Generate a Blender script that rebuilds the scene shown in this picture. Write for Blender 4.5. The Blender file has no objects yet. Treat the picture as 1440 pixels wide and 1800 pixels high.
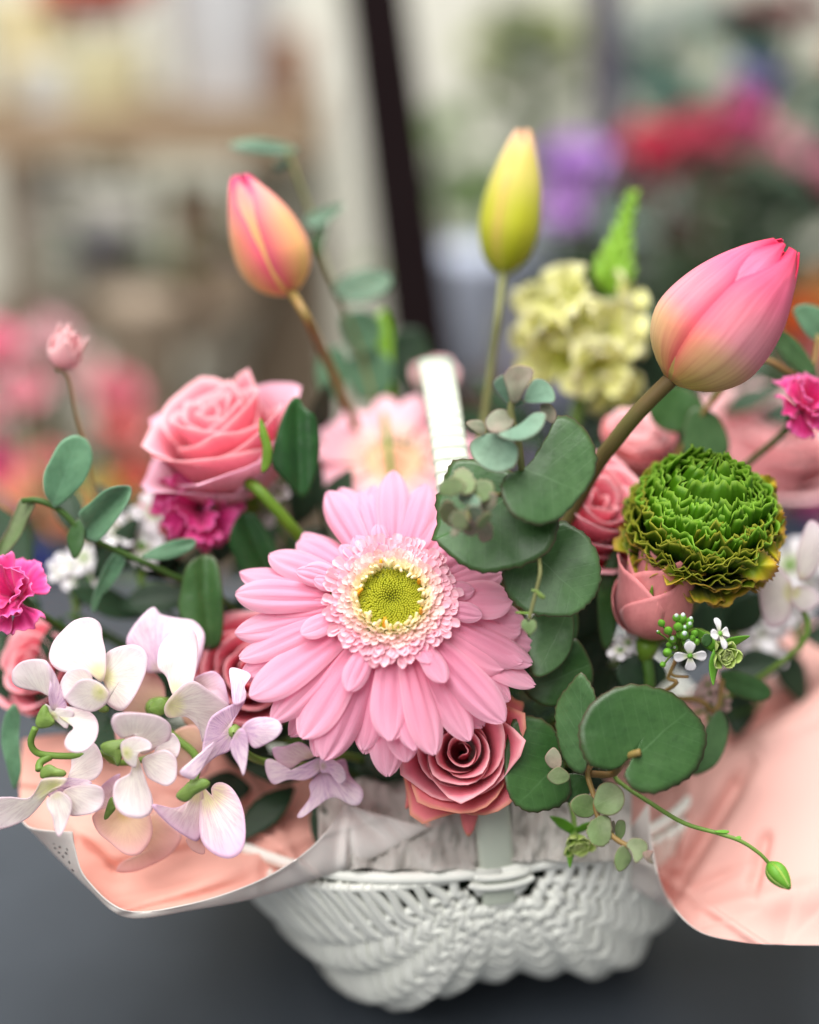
import bpy, math, random
from mathutils import Vector, Matrix, noise

random.seed(7)
SC = bpy.context.scene
COL = SC.collection
R = math.radians
PI = math.pi

# ------------------------------------------------------------------ camera
F = 2473.0                      # focal length in photograph pixels (1440 x 1800)
CAM = Vector((0, 0, .386))
PITCH = R(22)
FWD = Vector((0, math.cos(PITCH), -math.sin(PITCH)))
UP = Vector((0, math.sin(PITCH), math.cos(PITCH)))
RIGHT = Vector((1, 0, 0))
cam = bpy.data.cameras.new('camera')
camo = bpy.data.objects.new('camera', cam)
COL.objects.link(camo)
camo.location = CAM
camo.rotation_euler = (PI / 2 - PITCH, 0, 0)
cam.sensor_fit = 'VERTICAL'
cam.sensor_height = 24
cam.sensor_width = 24
cam.lens = 24 * F / 1800
cam.clip_start = .01
cam.clip_end = 50
cam.dof.use_dof = True
cam.dof.focus_distance = .452
cam.dof.aperture_fstop = 1.32
SC.camera = camo
# ------------------------------------------------------------------ light
world = bpy.data.worlds.new('World')
SC.world = world
world.use_nodes = True
bg = world.node_tree.nodes['Background']
bg.inputs[0].default_value = (1, .995, .985, 1)
bg.inputs[1].default_value = .47


def area(name, loc, target, size, watts, col):
    li = bpy.data.lights.new(name, 'AREA')
    li.size = size
    li.energy = watts
    li.color = col
    o = bpy.data.objects.new(name, li)
    COL.objects.link(o)
    o.location = loc
    o.rotation_euler = (Vector(target) - Vector(loc)).to_track_quat('-Z', 'Y').to_euler()


area('shop_front_lamp', (-.6, -.55, 1.6), (0, .45, .12), 1.2, 38, (1, .985, .96))
area('shop_lamp', (.0, .75, 2.4), (.0, 2.2, .1), 1.6, 120, (1, .98, .95))  # added unseen lamp, only to brighten the shop background
SC.view_settings.view_transform = 'Standard'
SC.view_settings.look = 'None'
SC.view_settings.exposure = -.16
SC.view_settings.gamma = 1
SC.render.engine = 'CYCLES'
SC.cycles.use_denoising = True
SC.cycles.max_bounces = 8
SC.cycles.transmission_bounces = 4
SC.cycles.use_adaptive_sampling = True
SC.cycles.adaptive_threshold = .02


# ------------------------------------------------------------------ helpers
def P(px, py, d):
    """the point at depth d (metres along the viewing axis) under photograph pixel px, py"""
    return CAM + d * (FWD + (px - 720) / F * RIGHT + (900 - py) / F * UP)


def CV(x, y, z):
    return (RIGHT * x + UP * y - FWD * z).normalized()


def S(r, g, b):
    def f(c):
        c /= 255
        return c / 12.92 if c <= .04045 else ((c + .055) / 1.055) ** 2.4
    return (f(r), f(g), f(b), 1)


def cr(ox, oy, sc, pts):
    return [(ox + x / sc, oy + y / sc) for x, y in pts]


def tag(o, label=None, cat=None, group=None, kind=None):
    if label:
        o['label'] = label
    if cat:
        o['category'] = cat
    if group:
        o['group'] = group
    if kind:
        o['kind'] = kind
    return o


def thing(name, label, cat, loc, group=None):
    o = bpy.data.objects.new(name, None)
    o.empty_display_size = .01
    COL.objects.link(o)
    o.location = loc
    return tag(o, label, cat, group)


def world_loc(o):
    m = o.matrix_basis.copy()
    p = o.parent
    while p is not None:
        m = p.matrix_basis @ p_inv(o) @ m
        o = p
        p = o.parent
    return m


def p_inv(o):
    return o.matrix_parent_inverse


def adopt(o, parent):
    if parent is not None:
        o.parent = parent
        o.matrix_parent_inverse = world_loc(parent).inverted()


def mkmesh(name, verts, faces, mats, uv=None, uv2=None, smooth=True):
    me = bpy.data.meshes.new(name)
    me.from_pydata([tuple(v) for v in verts], [], faces)
    if not isinstance(mats, (list, tuple)):
        mats = [mats]
    for m in mats:
        me.materials.append(m)
    if smooth:
        me.polygons.foreach_set('use_smooth', [True] * len(me.polygons))
    if uv or uv2:
        li = [0] * len(me.loops)
        me.loops.foreach_get('vertex_index', li)
        for nm, data in (('UVMap', uv), ('uv2', uv2)):
            if data:
                lay = me.uv_layers.new(name=nm)
                flat = []
                for i in li:
                    flat.extend(data[i])
                lay.data.foreach_set('uv', flat)
    me.update()
    return me


def link(name, me, parent=None, mat=None):
    o = bpy.data.objects.new(name, me)
    COL.objects.link(o)
    if mat is not None:
        o.matrix_basis = mat
    adopt(o, parent)
    return o


def obj(name, geo, mat, parent=None, xf=None, thick=0, smooth=True):
    o = link(name, mkmesh(name, geo[0], geo[1], mat, *geo[2:4], smooth=smooth), parent, xf)
    if thick:
        s = o.modifiers.new('thickness', 'SOLIDIFY')
        s.thickness = thick
        s.offset = 0
    return o


def frame(loc, y, z, scale=(1, 1, 1)):
    y = y.normalized()
    x = y.cross(z).normalized()
    z = x.cross(y).normalized()
    m = Matrix((x, y, z)).transposed().to_4x4()
    m = m @ Matrix.Diagonal((*scale, 1))
    m.translation = loc
    return m


def join(geos):
    V, Fc, U, U2 = [], [], [], []
    for g in geos:
        o = len(V)
        V += list(g[0])
        Fc += [tuple(i + o for i in f) for f in g[1]]
        U += list(g[2]) if len(g) > 2 and g[2] else [(0, 0)] * len(g[0])
        U2 += list(g[3]) if len(g) > 3 and g[3] else [(0, 0)] * len(g[0])
    return V, Fc, U, U2


def xform(g, m):
    return ([m @ Vector(v) for v in g[0]],) + tuple(g[1:])


def grid(nu, nv, fn):
    V, Fc, U = [], [], []
    for j in range(nv + 1):
        for i in range(nu + 1):
            u, v = i / nu, j / nv
            V.append(Vector(fn(u, v)))
            U.append((u, v))
    w = nu + 1
    for j in range(nv):
        for i in range(nu):
            a = j * w + i
            Fc.append((a, a + 1, a + 1 + w, a + w))
    return V, Fc, U, U


def cat(pts, n, closed=False):
    """Catmull-Rom samples through tuples of any size"""
    out = []
    m = len(pts)
    segs = m if closed else m - 1
    for k in range(n if closed else n + 1):
        t = k * segs / n
        i = min(int(t), segs - 1)
        t -= i
        if closed:
            q = [pts[(i + o) % m] for o in (-1, 0, 1, 2)]
        else:
            q = [pts[max(0, min(m - 1, i + o))] for o in (-1, 0, 1, 2)]
        out.append(tuple(.5 * (2 * b + (c - a) * t + (2 * a - 5 * b + 4 * c - d) * t * t + (3 * b - a - 3 * c + d) * t ** 3)
                         for a, b, c, d in zip(*q)))
    return out


def tube(pts, rad, seg=7, n=None, cap=True):
    if n:
        pts = [Vector(p) for p in cat([tuple(p) for p in pts], n)]
    else:
        pts = [Vector(p) for p in pts]
    V, Fc, U = [], [], []
    m = len(pts)
    ref = None
    for i, p in enumerate(pts):
        t = (pts[min(i + 1, m - 1)] - pts[max(i - 1, 0)]).normalized()
        if ref is None:
            ref = t.orthogonal().normalized()
        ref = (ref - t * ref.dot(t)).normalized()
        b = t.cross(ref)
        f = i / (m - 1)
        r = rad(f) if callable(rad) else rad
        for k in range(seg):
            a = 2 * PI * k / seg
            V.append(p + (ref * math.cos(a) + b * math.sin(a)) * r)
            U.append((k / seg, f))
    for i in range(m - 1):
        for k in range(seg):
            k2 = (k + 1) % seg
            Fc.append((i * seg + k, i * seg + k2, (i + 1) * seg + k2, (i + 1) * seg + k))
    if cap:
        Fc.append(tuple(range(seg))[::-1])
        Fc.append(tuple((m - 1) * seg + k for k in range(seg)))
    return V, Fc, U, U


def lathe(prof, seg=24):
    """prof: (radius, z) list, local axis Z"""
    V, Fc, U = [], [], []
    m = len(prof)
    for j, (r, z) in enumerate(prof):
        for k in range(seg):
            a = 2 * PI * k / seg
            V.append(Vector((r * math.cos(a), r * math.sin(a), z)))
            U.append((k / seg, j / (m - 1)))
    for j in range(m - 1):
        for k in range(seg):
            k2 = (k + 1) % seg
            Fc.append((j * seg + k, j * seg + k2, (j + 1) * seg + k2, (j + 1) * seg + k))
    return V, Fc, U, U


def box(x0, x1, y0, y1, z0, z1):
    V = [Vector((x, y, z)) for z in (z0, z1) for y in (y0, y1) for x in (x0, x1)]
    Fc = [(0, 2, 3, 1), (4, 5, 7, 6), (0, 1, 5, 4), (2, 6, 7, 3), (0, 4, 6, 2), (1, 3, 7, 5)]
    return V, Fc, [(0, 0)] * 8, [(0, 0)] * 8


def nz(x, y=0.0, z=0.0):
    return noise.noise(Vector((x, y, z)))


# ------------------------------------------------------------------ materials
class NT:
    def __init__(self, name):
        self.m = bpy.data.materials.new(name)
        self.m.use_nodes = True
        self.t = self.m.node_tree
        self.b = self.t.nodes['Principled BSDF']
        self.out = self.t.nodes['Material Output']

    def n(self, typ, **kw):
        nd = self.t.nodes.new(typ)
        for k, v in kw.items():
            setattr(nd, k, v)
        return nd

    def put(self, sock, v):
        if isinstance(v, bpy.types.NodeSocket):
            self.t.links.new(v, sock)
        elif v is not None:
            sock.default_value = v

    def math(self, op, a, b=None, c=None):
        nd = self.n('ShaderNodeMath', operation=op)
        for i, v in enumerate((a, b, c)):
            self.put(nd.inputs[i], v)
        return nd.outputs[0]

    def mix(self, f, a, b, blend='MIX'):
        nd = self.n('ShaderNodeMix', data_type='RGBA', blend_type=blend)
        self.put(nd.inputs[0], f)
        self.put(nd.inputs[6], a)
        self.put(nd.inputs[7], b)
        return nd.outputs[2]

    def ramp(self, f, stops, interp='LINEAR'):
        nd = self.n('ShaderNodeValToRGB')
        nd.color_ramp.interpolation = interp
        e = nd.color_ramp.elements
        while len(e) < len(stops):
            e.new(.5)
        for el, (p, c) in zip(e, stops):
            el.position = p
            el.color = c
        self.put(nd.inputs[0], f)
        return nd.outputs[0]

    def uv(self, name='UVMap'):
        nd = self.n('ShaderNodeUVMap', uv_map=name)
        s = self.n('ShaderNodeSeparateXYZ')
        self.t.links.new(nd.outputs[0], s.inputs[0])
        return s.outputs[0], s.outputs[1]

    def xyz(self, x, y, z=0.0):
        nd = self.n('ShaderNodeCombineXYZ')
        for i, v in enumerate((x, y, z)):
            self.put(nd.inputs[i], v)
        return nd.outputs[0]

    def noise(self, vec, scale, detail=3.0, rough=.55):
        nd = self.n('ShaderNodeTexNoise')
        if vec is not None:
            self.put(nd.inputs['Vector'], vec)
        nd.inputs['Scale'].default_value = scale
        nd.inputs['Detail'].default_value = detail
        nd.inputs['Roughness'].default_value = rough
        return nd.outputs[0]

    def rnd(self):
        return self.n('ShaderNodeObjectInfo').outputs['Random']

    def objco(self):
        return self.n('ShaderNodeTexCoord').outputs['Object']

    def bump(self, h, strength=.3, dist=.001):
        nd = self.n('ShaderNodeBump')
        nd.inputs['Strength'].default_value = strength
        nd.inputs['Distance'].default_value = dist
        self.put(nd.inputs['Height'], h)
        self.t.links.new(nd.outputs[0], self.b.inputs['Normal'])
        return nd.outputs[0]

    def finish(self, col, rough=.5, trans=0.0, tcol=None, spec=.3, sheen=0.0):
        self.put(self.b.inputs['Base Color'], col)
        self.put(self.b.inputs['Roughness'], rough)
        self.b.inputs['Specular IOR Level'].default_value = spec
        if sheen:
            self.b.inputs['Sheen Weight'].default_value = sheen
        if trans:
            tr = self.n('ShaderNodeBsdfTranslucent')
            self.put(tr.inputs[0], tcol if tcol is not None else col)
            mx = self.n('ShaderNodeMixShader')
            mx.inputs[0].default_value = trans
            self.t.links.new(self.b.outputs[0], mx.inputs[1])
            self.t.links.new(tr.outputs[0], mx.inputs[2])
            self.t.links.new(mx.outputs[0], self.out.inputs[0])
        return self.m


def petal_mat(name, stops, edge=None, epow=6, eamt=.6, streak=.18, sdark=.72, rough=.55, trans=.3, patch=False,
              vein=None, sfreq=26, var=.10, sheen=.15, bump=.25, ribs=0.0):
    k = NT(name)
    u, v = k.uv()
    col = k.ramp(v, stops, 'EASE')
    if patch:
        a, dd = k.uv('uv2')
        e = k.math('POWER', u, epow)
        st = k.noise(k.xyz(k.math('MULTIPLY', a, sfreq * 2.4), k.math('MULTIPLY', dd, 2.2)), 1, 3)
    else:
        e = k.math('POWER', k.math('ABSOLUTE', k.math('SUBTRACT', k.math('MULTIPLY', u, 2), 1)), epow)
        st = k.noise(k.xyz(k.math('MULTIPLY', u, sfreq), k.math('MULTIPLY', v, 2.5), k.math('MULTIPLY', k.rnd(), 40)), 1, 3)
    sf = k.math('MULTIPLY', k.math('SMOOTH_MIN', k.math('MAXIMUM', k.math('MULTIPLY', k.math('SUBTRACT', st, .42), 4), 0), 1, .1), streak)
    col = k.mix(sf, col, (sdark, sdark * .8, sdark * .86, 1), 'MULTIPLY')
    if vein:
        n2 = k.noise(k.xyz(k.math('MULTIPLY', a, 70), k.math('MULTIPLY', dd, 1.6)), 1, 4)
        vf = k.math('POWER', k.math('SUBTRACT', 1, k.math('ABSOLUTE', k.math('MULTIPLY', k.math('SUBTRACT', n2, .5), 9))), 3)
        vf = k.math('MULTIPLY', k.math('MAXIMUM', vf, 0), k.math('MULTIPLY', k.math('SUBTRACT', 1, k.math('MULTIPLY', dd, .75)), vein[1]))
        col = k.mix(vf, col, vein[0])
    if edge:
        col = k.mix(k.math('MULTIPLY', e, eamt), col, edge)
    hsv = k.n('ShaderNodeHueSaturation')
    k.put(hsv.inputs['Value'], k.math('ADD', 1 - var / 2, k.math('MULTIPLY', k.rnd(), var)))
    k.put(hsv.inputs['Hue'], k.math('ADD', .497, k.math('MULTIPLY', k.rnd(), .006)))
    k.put(hsv.inputs['Color'], col)
    col = hsv.outputs[0]
    fine = k.noise(k.objco(), 900, 2)
    hgt = k.math('ADD', k.math('MULTIPLY', st, .8), k.math('MULTIPLY', fine, .25))
    if ribs:
        cs_ = k.math('COSINE', k.math('MULTIPLY', k.math('SUBTRACT', u, .5), 6 * PI))
        hgt = k.math('ADD', hgt, k.math('MULTIPLY', k.math('POWER', k.math('ADD', .5, k.math('MULTIPLY', cs_, .5)), .35), ribs))
    k.bump(hgt, bump, .0006)
    return k.finish(col, rough, trans, None, .25, sheen)


def leaf_mat(name, c1, c2, rim=None, veincol=None, rough=.5, trans=.12, bloom=.25, spec=.35):
    """c1 main green, c2 mottled second green; uv = (ring, along), uv2 = (across -1..1 mapped 0..1, along)"""
    k = NT(name)
    u, v = k.uv()
    a, dd = k.uv('uv2')
    co = k.objco()
    n1 = k.noise(co, 60, 4)
    n2 = k.noise(co, 420, 3)
    col = k.mix(k.ramp(n1, [(.35, (0, 0, 0, 1)), (.7, (1, 1, 1, 1))]), c1, c2)
    col = k.mix(k.math('MULTIPLY', k.ramp(n2, [(.45, (0, 0, 0, 1)), (.72, (1, 1, 1, 1))]), .42), col, (.5, .55, .5, 1), 'MULTIPLY')
    across = k.math('ABSOLUTE', k.math('SUBTRACT', k.math('MULTIPLY', a, 2), 1))
    wob = k.math('MULTIPLY', k.math('SUBTRACT', k.noise(co, 90, 2), .5), .08)
    mid = k.math('SUBTRACT', 1, k.math('MINIMUM', k.math('MULTIPLY', k.math('ABSOLUTE', k.math('ADD', k.math('SUBTRACT', k.math('MULTIPLY', a, 2), 1), k.math('MULTIPLY', wob, 1.2))), 40), 1))
    mid = k.math('MAXIMUM', mid, 0)
    fr = k.math('FRACT', k.math('ADD', k.math('MULTIPLY', k.math('SUBTRACT', dd, k.math('MULTIPLY', across, .55)), 5.0), wob))
    sv = k.math('SUBTRACT', 1, k.math('MINIMUM', k.math('MULTIPLY', k.math('ABSOLUTE', k.math('SUBTRACT', fr, .5)), 16), 1))
    vf = k.math('MAXIMUM', k.math('MULTIPLY', mid, k.math('SUBTRACT', .42, k.math('MULTIPLY', dd, .34))), k.math('MULTIPLY', sv, .13))
    col = k.mix(vf, col, veincol or S(120, 140, 112))
    if rim:
        rf = k.math('MULTIPLY', k.math('POWER', u, 34), .85)
        col = k.mix(rf, col, rim)
    hsv = k.n('ShaderNodeHueSaturation')
    k.put(hsv.inputs['Value'], k.math('ADD', .88, k.math('MULTIPLY', k.rnd(), .24)))
    k.put(hsv.inputs['Color'], col)
    col = hsv.outputs[0]
    k.bump(k.math('ADD', k.math('MULTIPLY', vf, -.6), k.math('MULTIPLY', n2, .5)), .35, .0006)
    return k.finish(col, rough, trans, None, spec, bloom)


def plain(name, c, rough=.6, nscale=40, namt=.25, spec=.3, trans=0, bump=.2, metallic=0, c2=None):
    k = NT(name)
    n1 = k.noise(k.objco(), nscale, 4)
    d = c2 or tuple(x * .6 for x in c[:3]) + (1,)
    col = k.mix(k.math('MULTIPLY', k.ramp(n1, [(.35, (0, 0, 0, 1)), (.7, (1, 1, 1, 1))]), namt), c, d)
    hsv = k.n('ShaderNodeHueSaturation')
    k.put(hsv.inputs['Value'], k.math('ADD', .93, k.math('MULTIPLY', k.rnd(), .14)))
    k.put(hsv.inputs['Color'], col)
    k.bump(n1, bump, .001)
    k.b.inputs['Metallic'].default_value = metallic
    return k.finish(hsv.outputs[0], rough, trans, None, spec)


M = {}
M['gerb'] = petal_mat('gerbera_pink', [(0, S(246, 146, 178)), (.4, S(252, 173, 202)), (.8, S(254, 186, 212)), (1, S(254, 198, 221))],
                      S(255, 212, 228), 5, .5, .32, .88, .5, .42, sfreq=14, var=.08, bump=.5, ribs=.9)
M['gerb_back'] = petal_mat('gerbera_back_pink', [(0, S(254, 206, 190)), (.4, S(254, 192, 206)), (1, S(254, 204, 218))],
                           S(252, 200, 210), 5, .4, .2, .85, .5, .3)
M['fl_out'] = petal_mat('floret_pink', [(0, S(252, 206, 206)), (.5, S(252, 188, 206)), (1, S(254, 210, 224))], S(255, 222, 226), 3, .6, .05, .9, .5, .3, var=.14)
M['fl_mid'] = petal_mat('floret_pale', [(0, S(252, 230, 206)), (.6, S(253, 212, 210)), (1, S(255, 228, 228))], S(255, 235, 228), 3, .6, .05, .9, .5, .3, var=.14)
M['fl_in'] = petal_mat('floret_cream', [(0, S(238, 226, 160)), (.5, S(250, 232, 196)), (1, S(254, 238, 220))], S(255, 245, 230), 3, .5, .05, .9, .5, .3, var=.14)
M['anther'] = plain('anther_cream', S(246, 228, 178), .5, 200, .3, c2=S(232, 190, 110))
M['pollen'] = plain('pollen_orange', S(232, 160, 40), .6, 200, .3)
M['disc'] = plain('disc_green', S(168, 168, 36), .6, 300, .5, c2=S(140, 148, 20))
M['disc_d'] = plain('disc_centre', S(120, 122, 22), .6, 300, .5)
M['rose_s'] = petal_mat('rose_salmon', [(0, S(246, 130, 128)), (.4, S(253, 140, 160)), (.85, S(254, 170, 188)), (1, S(255, 204, 210))],
                        S(254, 206, 206), 6, .5, .3, .88, .55, .42, sfreq=9)
M['rose_s_out'] = petal_mat('rose_salmon_outer', [(0, S(246, 176, 130)), (.4, S(253, 186, 194)), (1, S(254, 208, 226))],
                            S(254, 214, 222), 6, .5, .3, .88, .55, .42, sfreq=9)
M['rose_c'] = petal_mat('rose_coral', [(0, S(244, 104, 132)), (.4, S(254, 132, 158)), (.85, S(255, 160, 180)), (1, S(255, 196, 202))],
                        S(250, 180, 180), 8, .5, .25, .85, .5, .4, sfreq=10)
M['rose_c_out'] = petal_mat('rose_coral_outer', [(0, S(220, 130, 110)), (.4, S(250, 140, 154)), (.9, S(252, 156, 164)), (1, S(244, 176, 150))],
                            S(240, 176, 140), 10, .6, .3, .85, .5, .4, sfreq=10)
M['rose_d'] = petal_mat('rose_dusty', [(0, S(190, 120, 100)), (.5, S(220, 138, 138)), (1, S(232, 150, 152))], S(224, 130, 128), 6, .4, .6, .75, .65, .25, sfreq=8, bump=.6)
M['rose_p'] = petal_mat('rose_pale', [(0, S(244, 170, 170)), (.5, S(250, 192, 198)), (1, S(253, 214, 216))], S(250, 210, 205), 6, .4, .2, .85, .5, .3, sfreq=10)
M['carn'] = petal_mat('carnation_magenta', [(0, S(214, 44, 124)), (.6, S(244, 70, 158)), (1, S(252, 120, 190))], S(246, 150, 190), 6, .4, .25, .75, .5, .25, sfreq=14)
M['tul_r'] = petal_mat('tulip_pink', [(0, S(196, 178, 84)), (.16, S(220, 182, 128)), (.36, S(232, 150, 164)), (.7, S(240, 110, 148)), (1, S(236, 60, 104))],
                       S(238, 34, 92), 2.3, .95, .75, .80, .6, .15, sfreq=40, var=.04, sheen=.08)
M['tul_l'] = petal_mat('tulip_peach', [(0, S(238, 200, 110)), (.4, S(242, 186, 122)), (.8, S(246, 176, 160)), (1, S(232, 80, 130))],
                       S(228, 50, 118), 1.15, 1.0, .3, .85, .55, .2, sfreq=24, var=.06)
M['tul_y'] = petal_mat('tulip_yellow', [(0, S(150, 164, 0)), (.3, S(182, 186, 40)), (.65, S(208, 198, 100)), (1, S(236, 186, 140))],
                       S(240, 150, 140), 5, .6, .25, .85, .55, .2, sfreq=24, var=.06)
M['ran'] = petal_mat('ranunculus_green', [(0, S(12, 36, 0)), (.6, S(42, 88, 2)), (.92, S(72, 124, 6)), (1, S(132, 176, 54))], S(118, 162, 44), 12, .3, .2, .7, .5, .2, var=.22, sheen=0)  # near-black petal base: shade of the gaps put into the colour
M['ran_m'] = petal_mat('ranunculus_olive', [(0, S(12, 34, 0)), (.6, S(40, 74, 4)), (.93, S(78, 104, 10)), (1, S(148, 152, 44))], S(134, 130, 30), 14, .4, .25, .7, .5, .2, var=.24, sheen=0)  # dark base again paints the shade between petals
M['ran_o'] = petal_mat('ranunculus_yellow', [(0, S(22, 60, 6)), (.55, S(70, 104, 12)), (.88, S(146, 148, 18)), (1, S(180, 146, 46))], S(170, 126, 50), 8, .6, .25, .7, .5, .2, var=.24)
M['pea_w'] = petal_mat('sweet_pea_white', [(0, S(206, 214, 120)), (.14, S(234, 234, 186)), (.34, S(245, 241, 234)), (1, S(247, 240, 241))],
                       S(244, 218, 234), 8, .7, .12, .93, .55, .48, True, (S(196, 176, 186), .6), 12, .06)
M['pea_p'] = petal_mat('sweet_pea_blush', [(0, S(206, 212, 120)), (.2, S(232, 226, 176)), (.45, S(248, 234, 232)), (1, S(246, 220, 238))],
                       S(240, 200, 232), 8, .65, .12, .9, .55, .48, True, (S(200, 150, 180), .7), 12, .06)
M['pea_l'] = petal_mat('sweet_pea_lilac', [(0, S(214, 206, 170)), (.22, S(240, 214, 232)), (.6, S(250, 234, 242)), (1, S(253, 245, 249))],
                       S(240, 206, 234), 8, .6, .15, .9, .55, .46, True, (S(170, 110, 180), .8), 12, .06)
M['pea_f'] = petal_mat('sweet_pea_cream', [(0, S(214, 190, 120)), (.3, S(236, 210, 180)), (1, S(244, 206, 200))], S(244, 196, 200), 7, .6, .1, .9, .55, .48, True,
                       (S(214, 170, 160), .4), 12, .06)
M['rose_c_patch'] = petal_mat('rose_coral_flat', [(0, S(206, 120, 96)), (.4, S(236, 122, 130)), (.9, S(240, 138, 138)), (1, S(230, 160, 120))],
                             S(226, 160, 120), 14, .6, .3, .8, .5, .25, True)
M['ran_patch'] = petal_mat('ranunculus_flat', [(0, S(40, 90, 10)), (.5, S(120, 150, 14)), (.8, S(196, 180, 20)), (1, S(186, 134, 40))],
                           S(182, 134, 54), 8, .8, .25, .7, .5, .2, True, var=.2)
M['calyx'] = leaf_mat('calyx_green', S(126, 150, 76), S(96, 126, 50), None, S(170, 184, 120), .45, .15, .1)
M['stem'] = plain('stem_green', S(108, 140, 60), .5, 120, .4)
M['stem_d'] = plain('stem_dark', S(60, 92, 34), .5, 120, .4)
M['stem_b'] = plain('stem_brown', S(136, 104, 62), .55, 120, .5, c2=S(104, 110, 50))
M['stem_t'] = plain('stem_tulip', S(128, 108, 66), .55, 60, .6, c2=S(110, 122, 60))
M['stem_td'] = plain('stem_tulip_dark', S(98, 80, 48), .55, 60, .6, c2=S(84, 92, 44))
M['stem_g'] = plain('stem_grey', S(120, 122, 76), .55, 90, .5)
EU_R = S(78, 48, 44)
M['eu'] = leaf_mat('eucalyptus_green', S(62, 97, 54), S(78, 112, 68), EU_R, S(112, 144, 104), .42, .12, .0, .40)
M['eu_d'] = leaf_mat('eucalyptus_deep', S(46, 82, 38), S(60, 96, 48), EU_R, S(92, 128, 82), .40, .12, .0, .40)
M['eu_b'] = leaf_mat('eucalyptus_blue', S(100, 136, 112), S(122, 150, 126), S(140, 120, 106), S(150, 176, 156), .55, .12, .3)
M['eu_y'] = leaf_mat('eucalyptus_young', S(104, 132, 76), S(120, 128, 96), S(136, 88, 80), S(150, 160, 120), .5, .15, .2)
M['eu_p'] = leaf_mat('eucalyptus_bud', S(128, 138, 112), S(164, 134, 124), S(150, 90, 90), S(170, 160, 140), .5, .15, .2)
M['eu_o'] = leaf_mat('eucalyptus_oval', S(80, 122, 90), S(96, 138, 102), S(120, 160, 130), S(130, 168, 140), .5, .15, .25)
M['rl'] = leaf_mat('rose_leaf', S(24, 62, 26), S(34, 78, 30), None, S(50, 92, 44), .42, .1, .05)
M['fill'] = leaf_mat('filler_leaf', S(26, 52, 30), S(40, 66, 40), None, S(54, 84, 54), .5, .1, .05)
M['lime'] = petal_mat('lime_petal', [(0, S(120, 160, 40)), (.6, S(176, 206, 90)), (1, S(206, 222, 140))], S(214, 226, 150), 6, .5, .2, .8, .5, .25)
M['snap'] = petal_mat('snapdragon_cream', [(0, S(222, 228, 96)), (.5, S(250, 250, 180)), (1, S(254, 252, 216))], S(252, 248, 210), 6, .4, .1, .9, .5, .5)
M['snap_g'] = plain('snapdragon_bud', S(130, 170, 56), .5, 150, .4, c2=S(86, 150, 24))
M['white'] = petal_mat('tiny_white_petal', [(0, S(220, 226, 180)), (.4, S(244, 242, 244)), (1, S(248, 246, 250))], S(250, 246, 252), 6, .3, .1, .9, .5, .3)
M['mauve'] = petal_mat('dry_mauve_petal', [(0, S(150, 120, 110)), (.5, S(196, 166, 160)), (1, S(206, 182, 176))], S(206, 180, 176), 6, .3, .3, .8, .6, .25)
M['bud'] = plain('bud_green', S(96, 150, 44), .5, 200, .3, c2=S(70, 124, 30))
M['wicker'] = plain('white_wicker', S(245, 246, 239), .5, 60, .35, .4, c2=S(226, 229, 216), bump=.35)
M['handle'] = plain('handle_white', S(200, 207, 192), .5, 60, .25, .4, c2=S(186, 194, 178), bump=.4)
M['tie'] = plain('cable_tie', S(226, 238, 240), .3, 30, .1, .5)
M['wire'] = plain('dark_wire', S(70, 82, 92), .4, 30, .1, .5)
M['ink'] = plain('ink_black', S(24, 26, 28), .6, 30, .1)
M['tissue'] = plain('tissue_white', S(208, 204, 198), .5, 25, .3, .4, .3, c2=S(186, 180, 176), bump=.1)
M['foam'] = plain('floral_foam', S(24, 44, 28), .9, 120, .5)


def paper_mat(name, c, c2, trans=.18):
    k = NT(name)
    co = k.objco()
    n1 = k.noise(co, 9, 2)
    n2 = k.noise(co, 1500, 2)
    col = k.mix(k.ramp(n1, [(.35, (0, 0, 0, 1)), (.65, (1, 1, 1, 1))]), c, c2)
    k.bump(k.math('ADD', k.math('MULTIPLY', n2, .1), k.math('MULTIPLY', k.noise(co, 35, 3), 1.0)), .25, .002)
    return k.finish(col, .7, trans, None, .2)


M['paper_p'] = paper_mat('paper_pink', S(247, 182, 166), S(248, 190, 176))
M['paper_r'] = paper_mat('paper_blush', S(234, 178, 168), S(236, 186, 177))
M['paper_w'] = paper_mat('paper_white', S(236, 232, 226), S(228, 224, 220))


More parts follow.
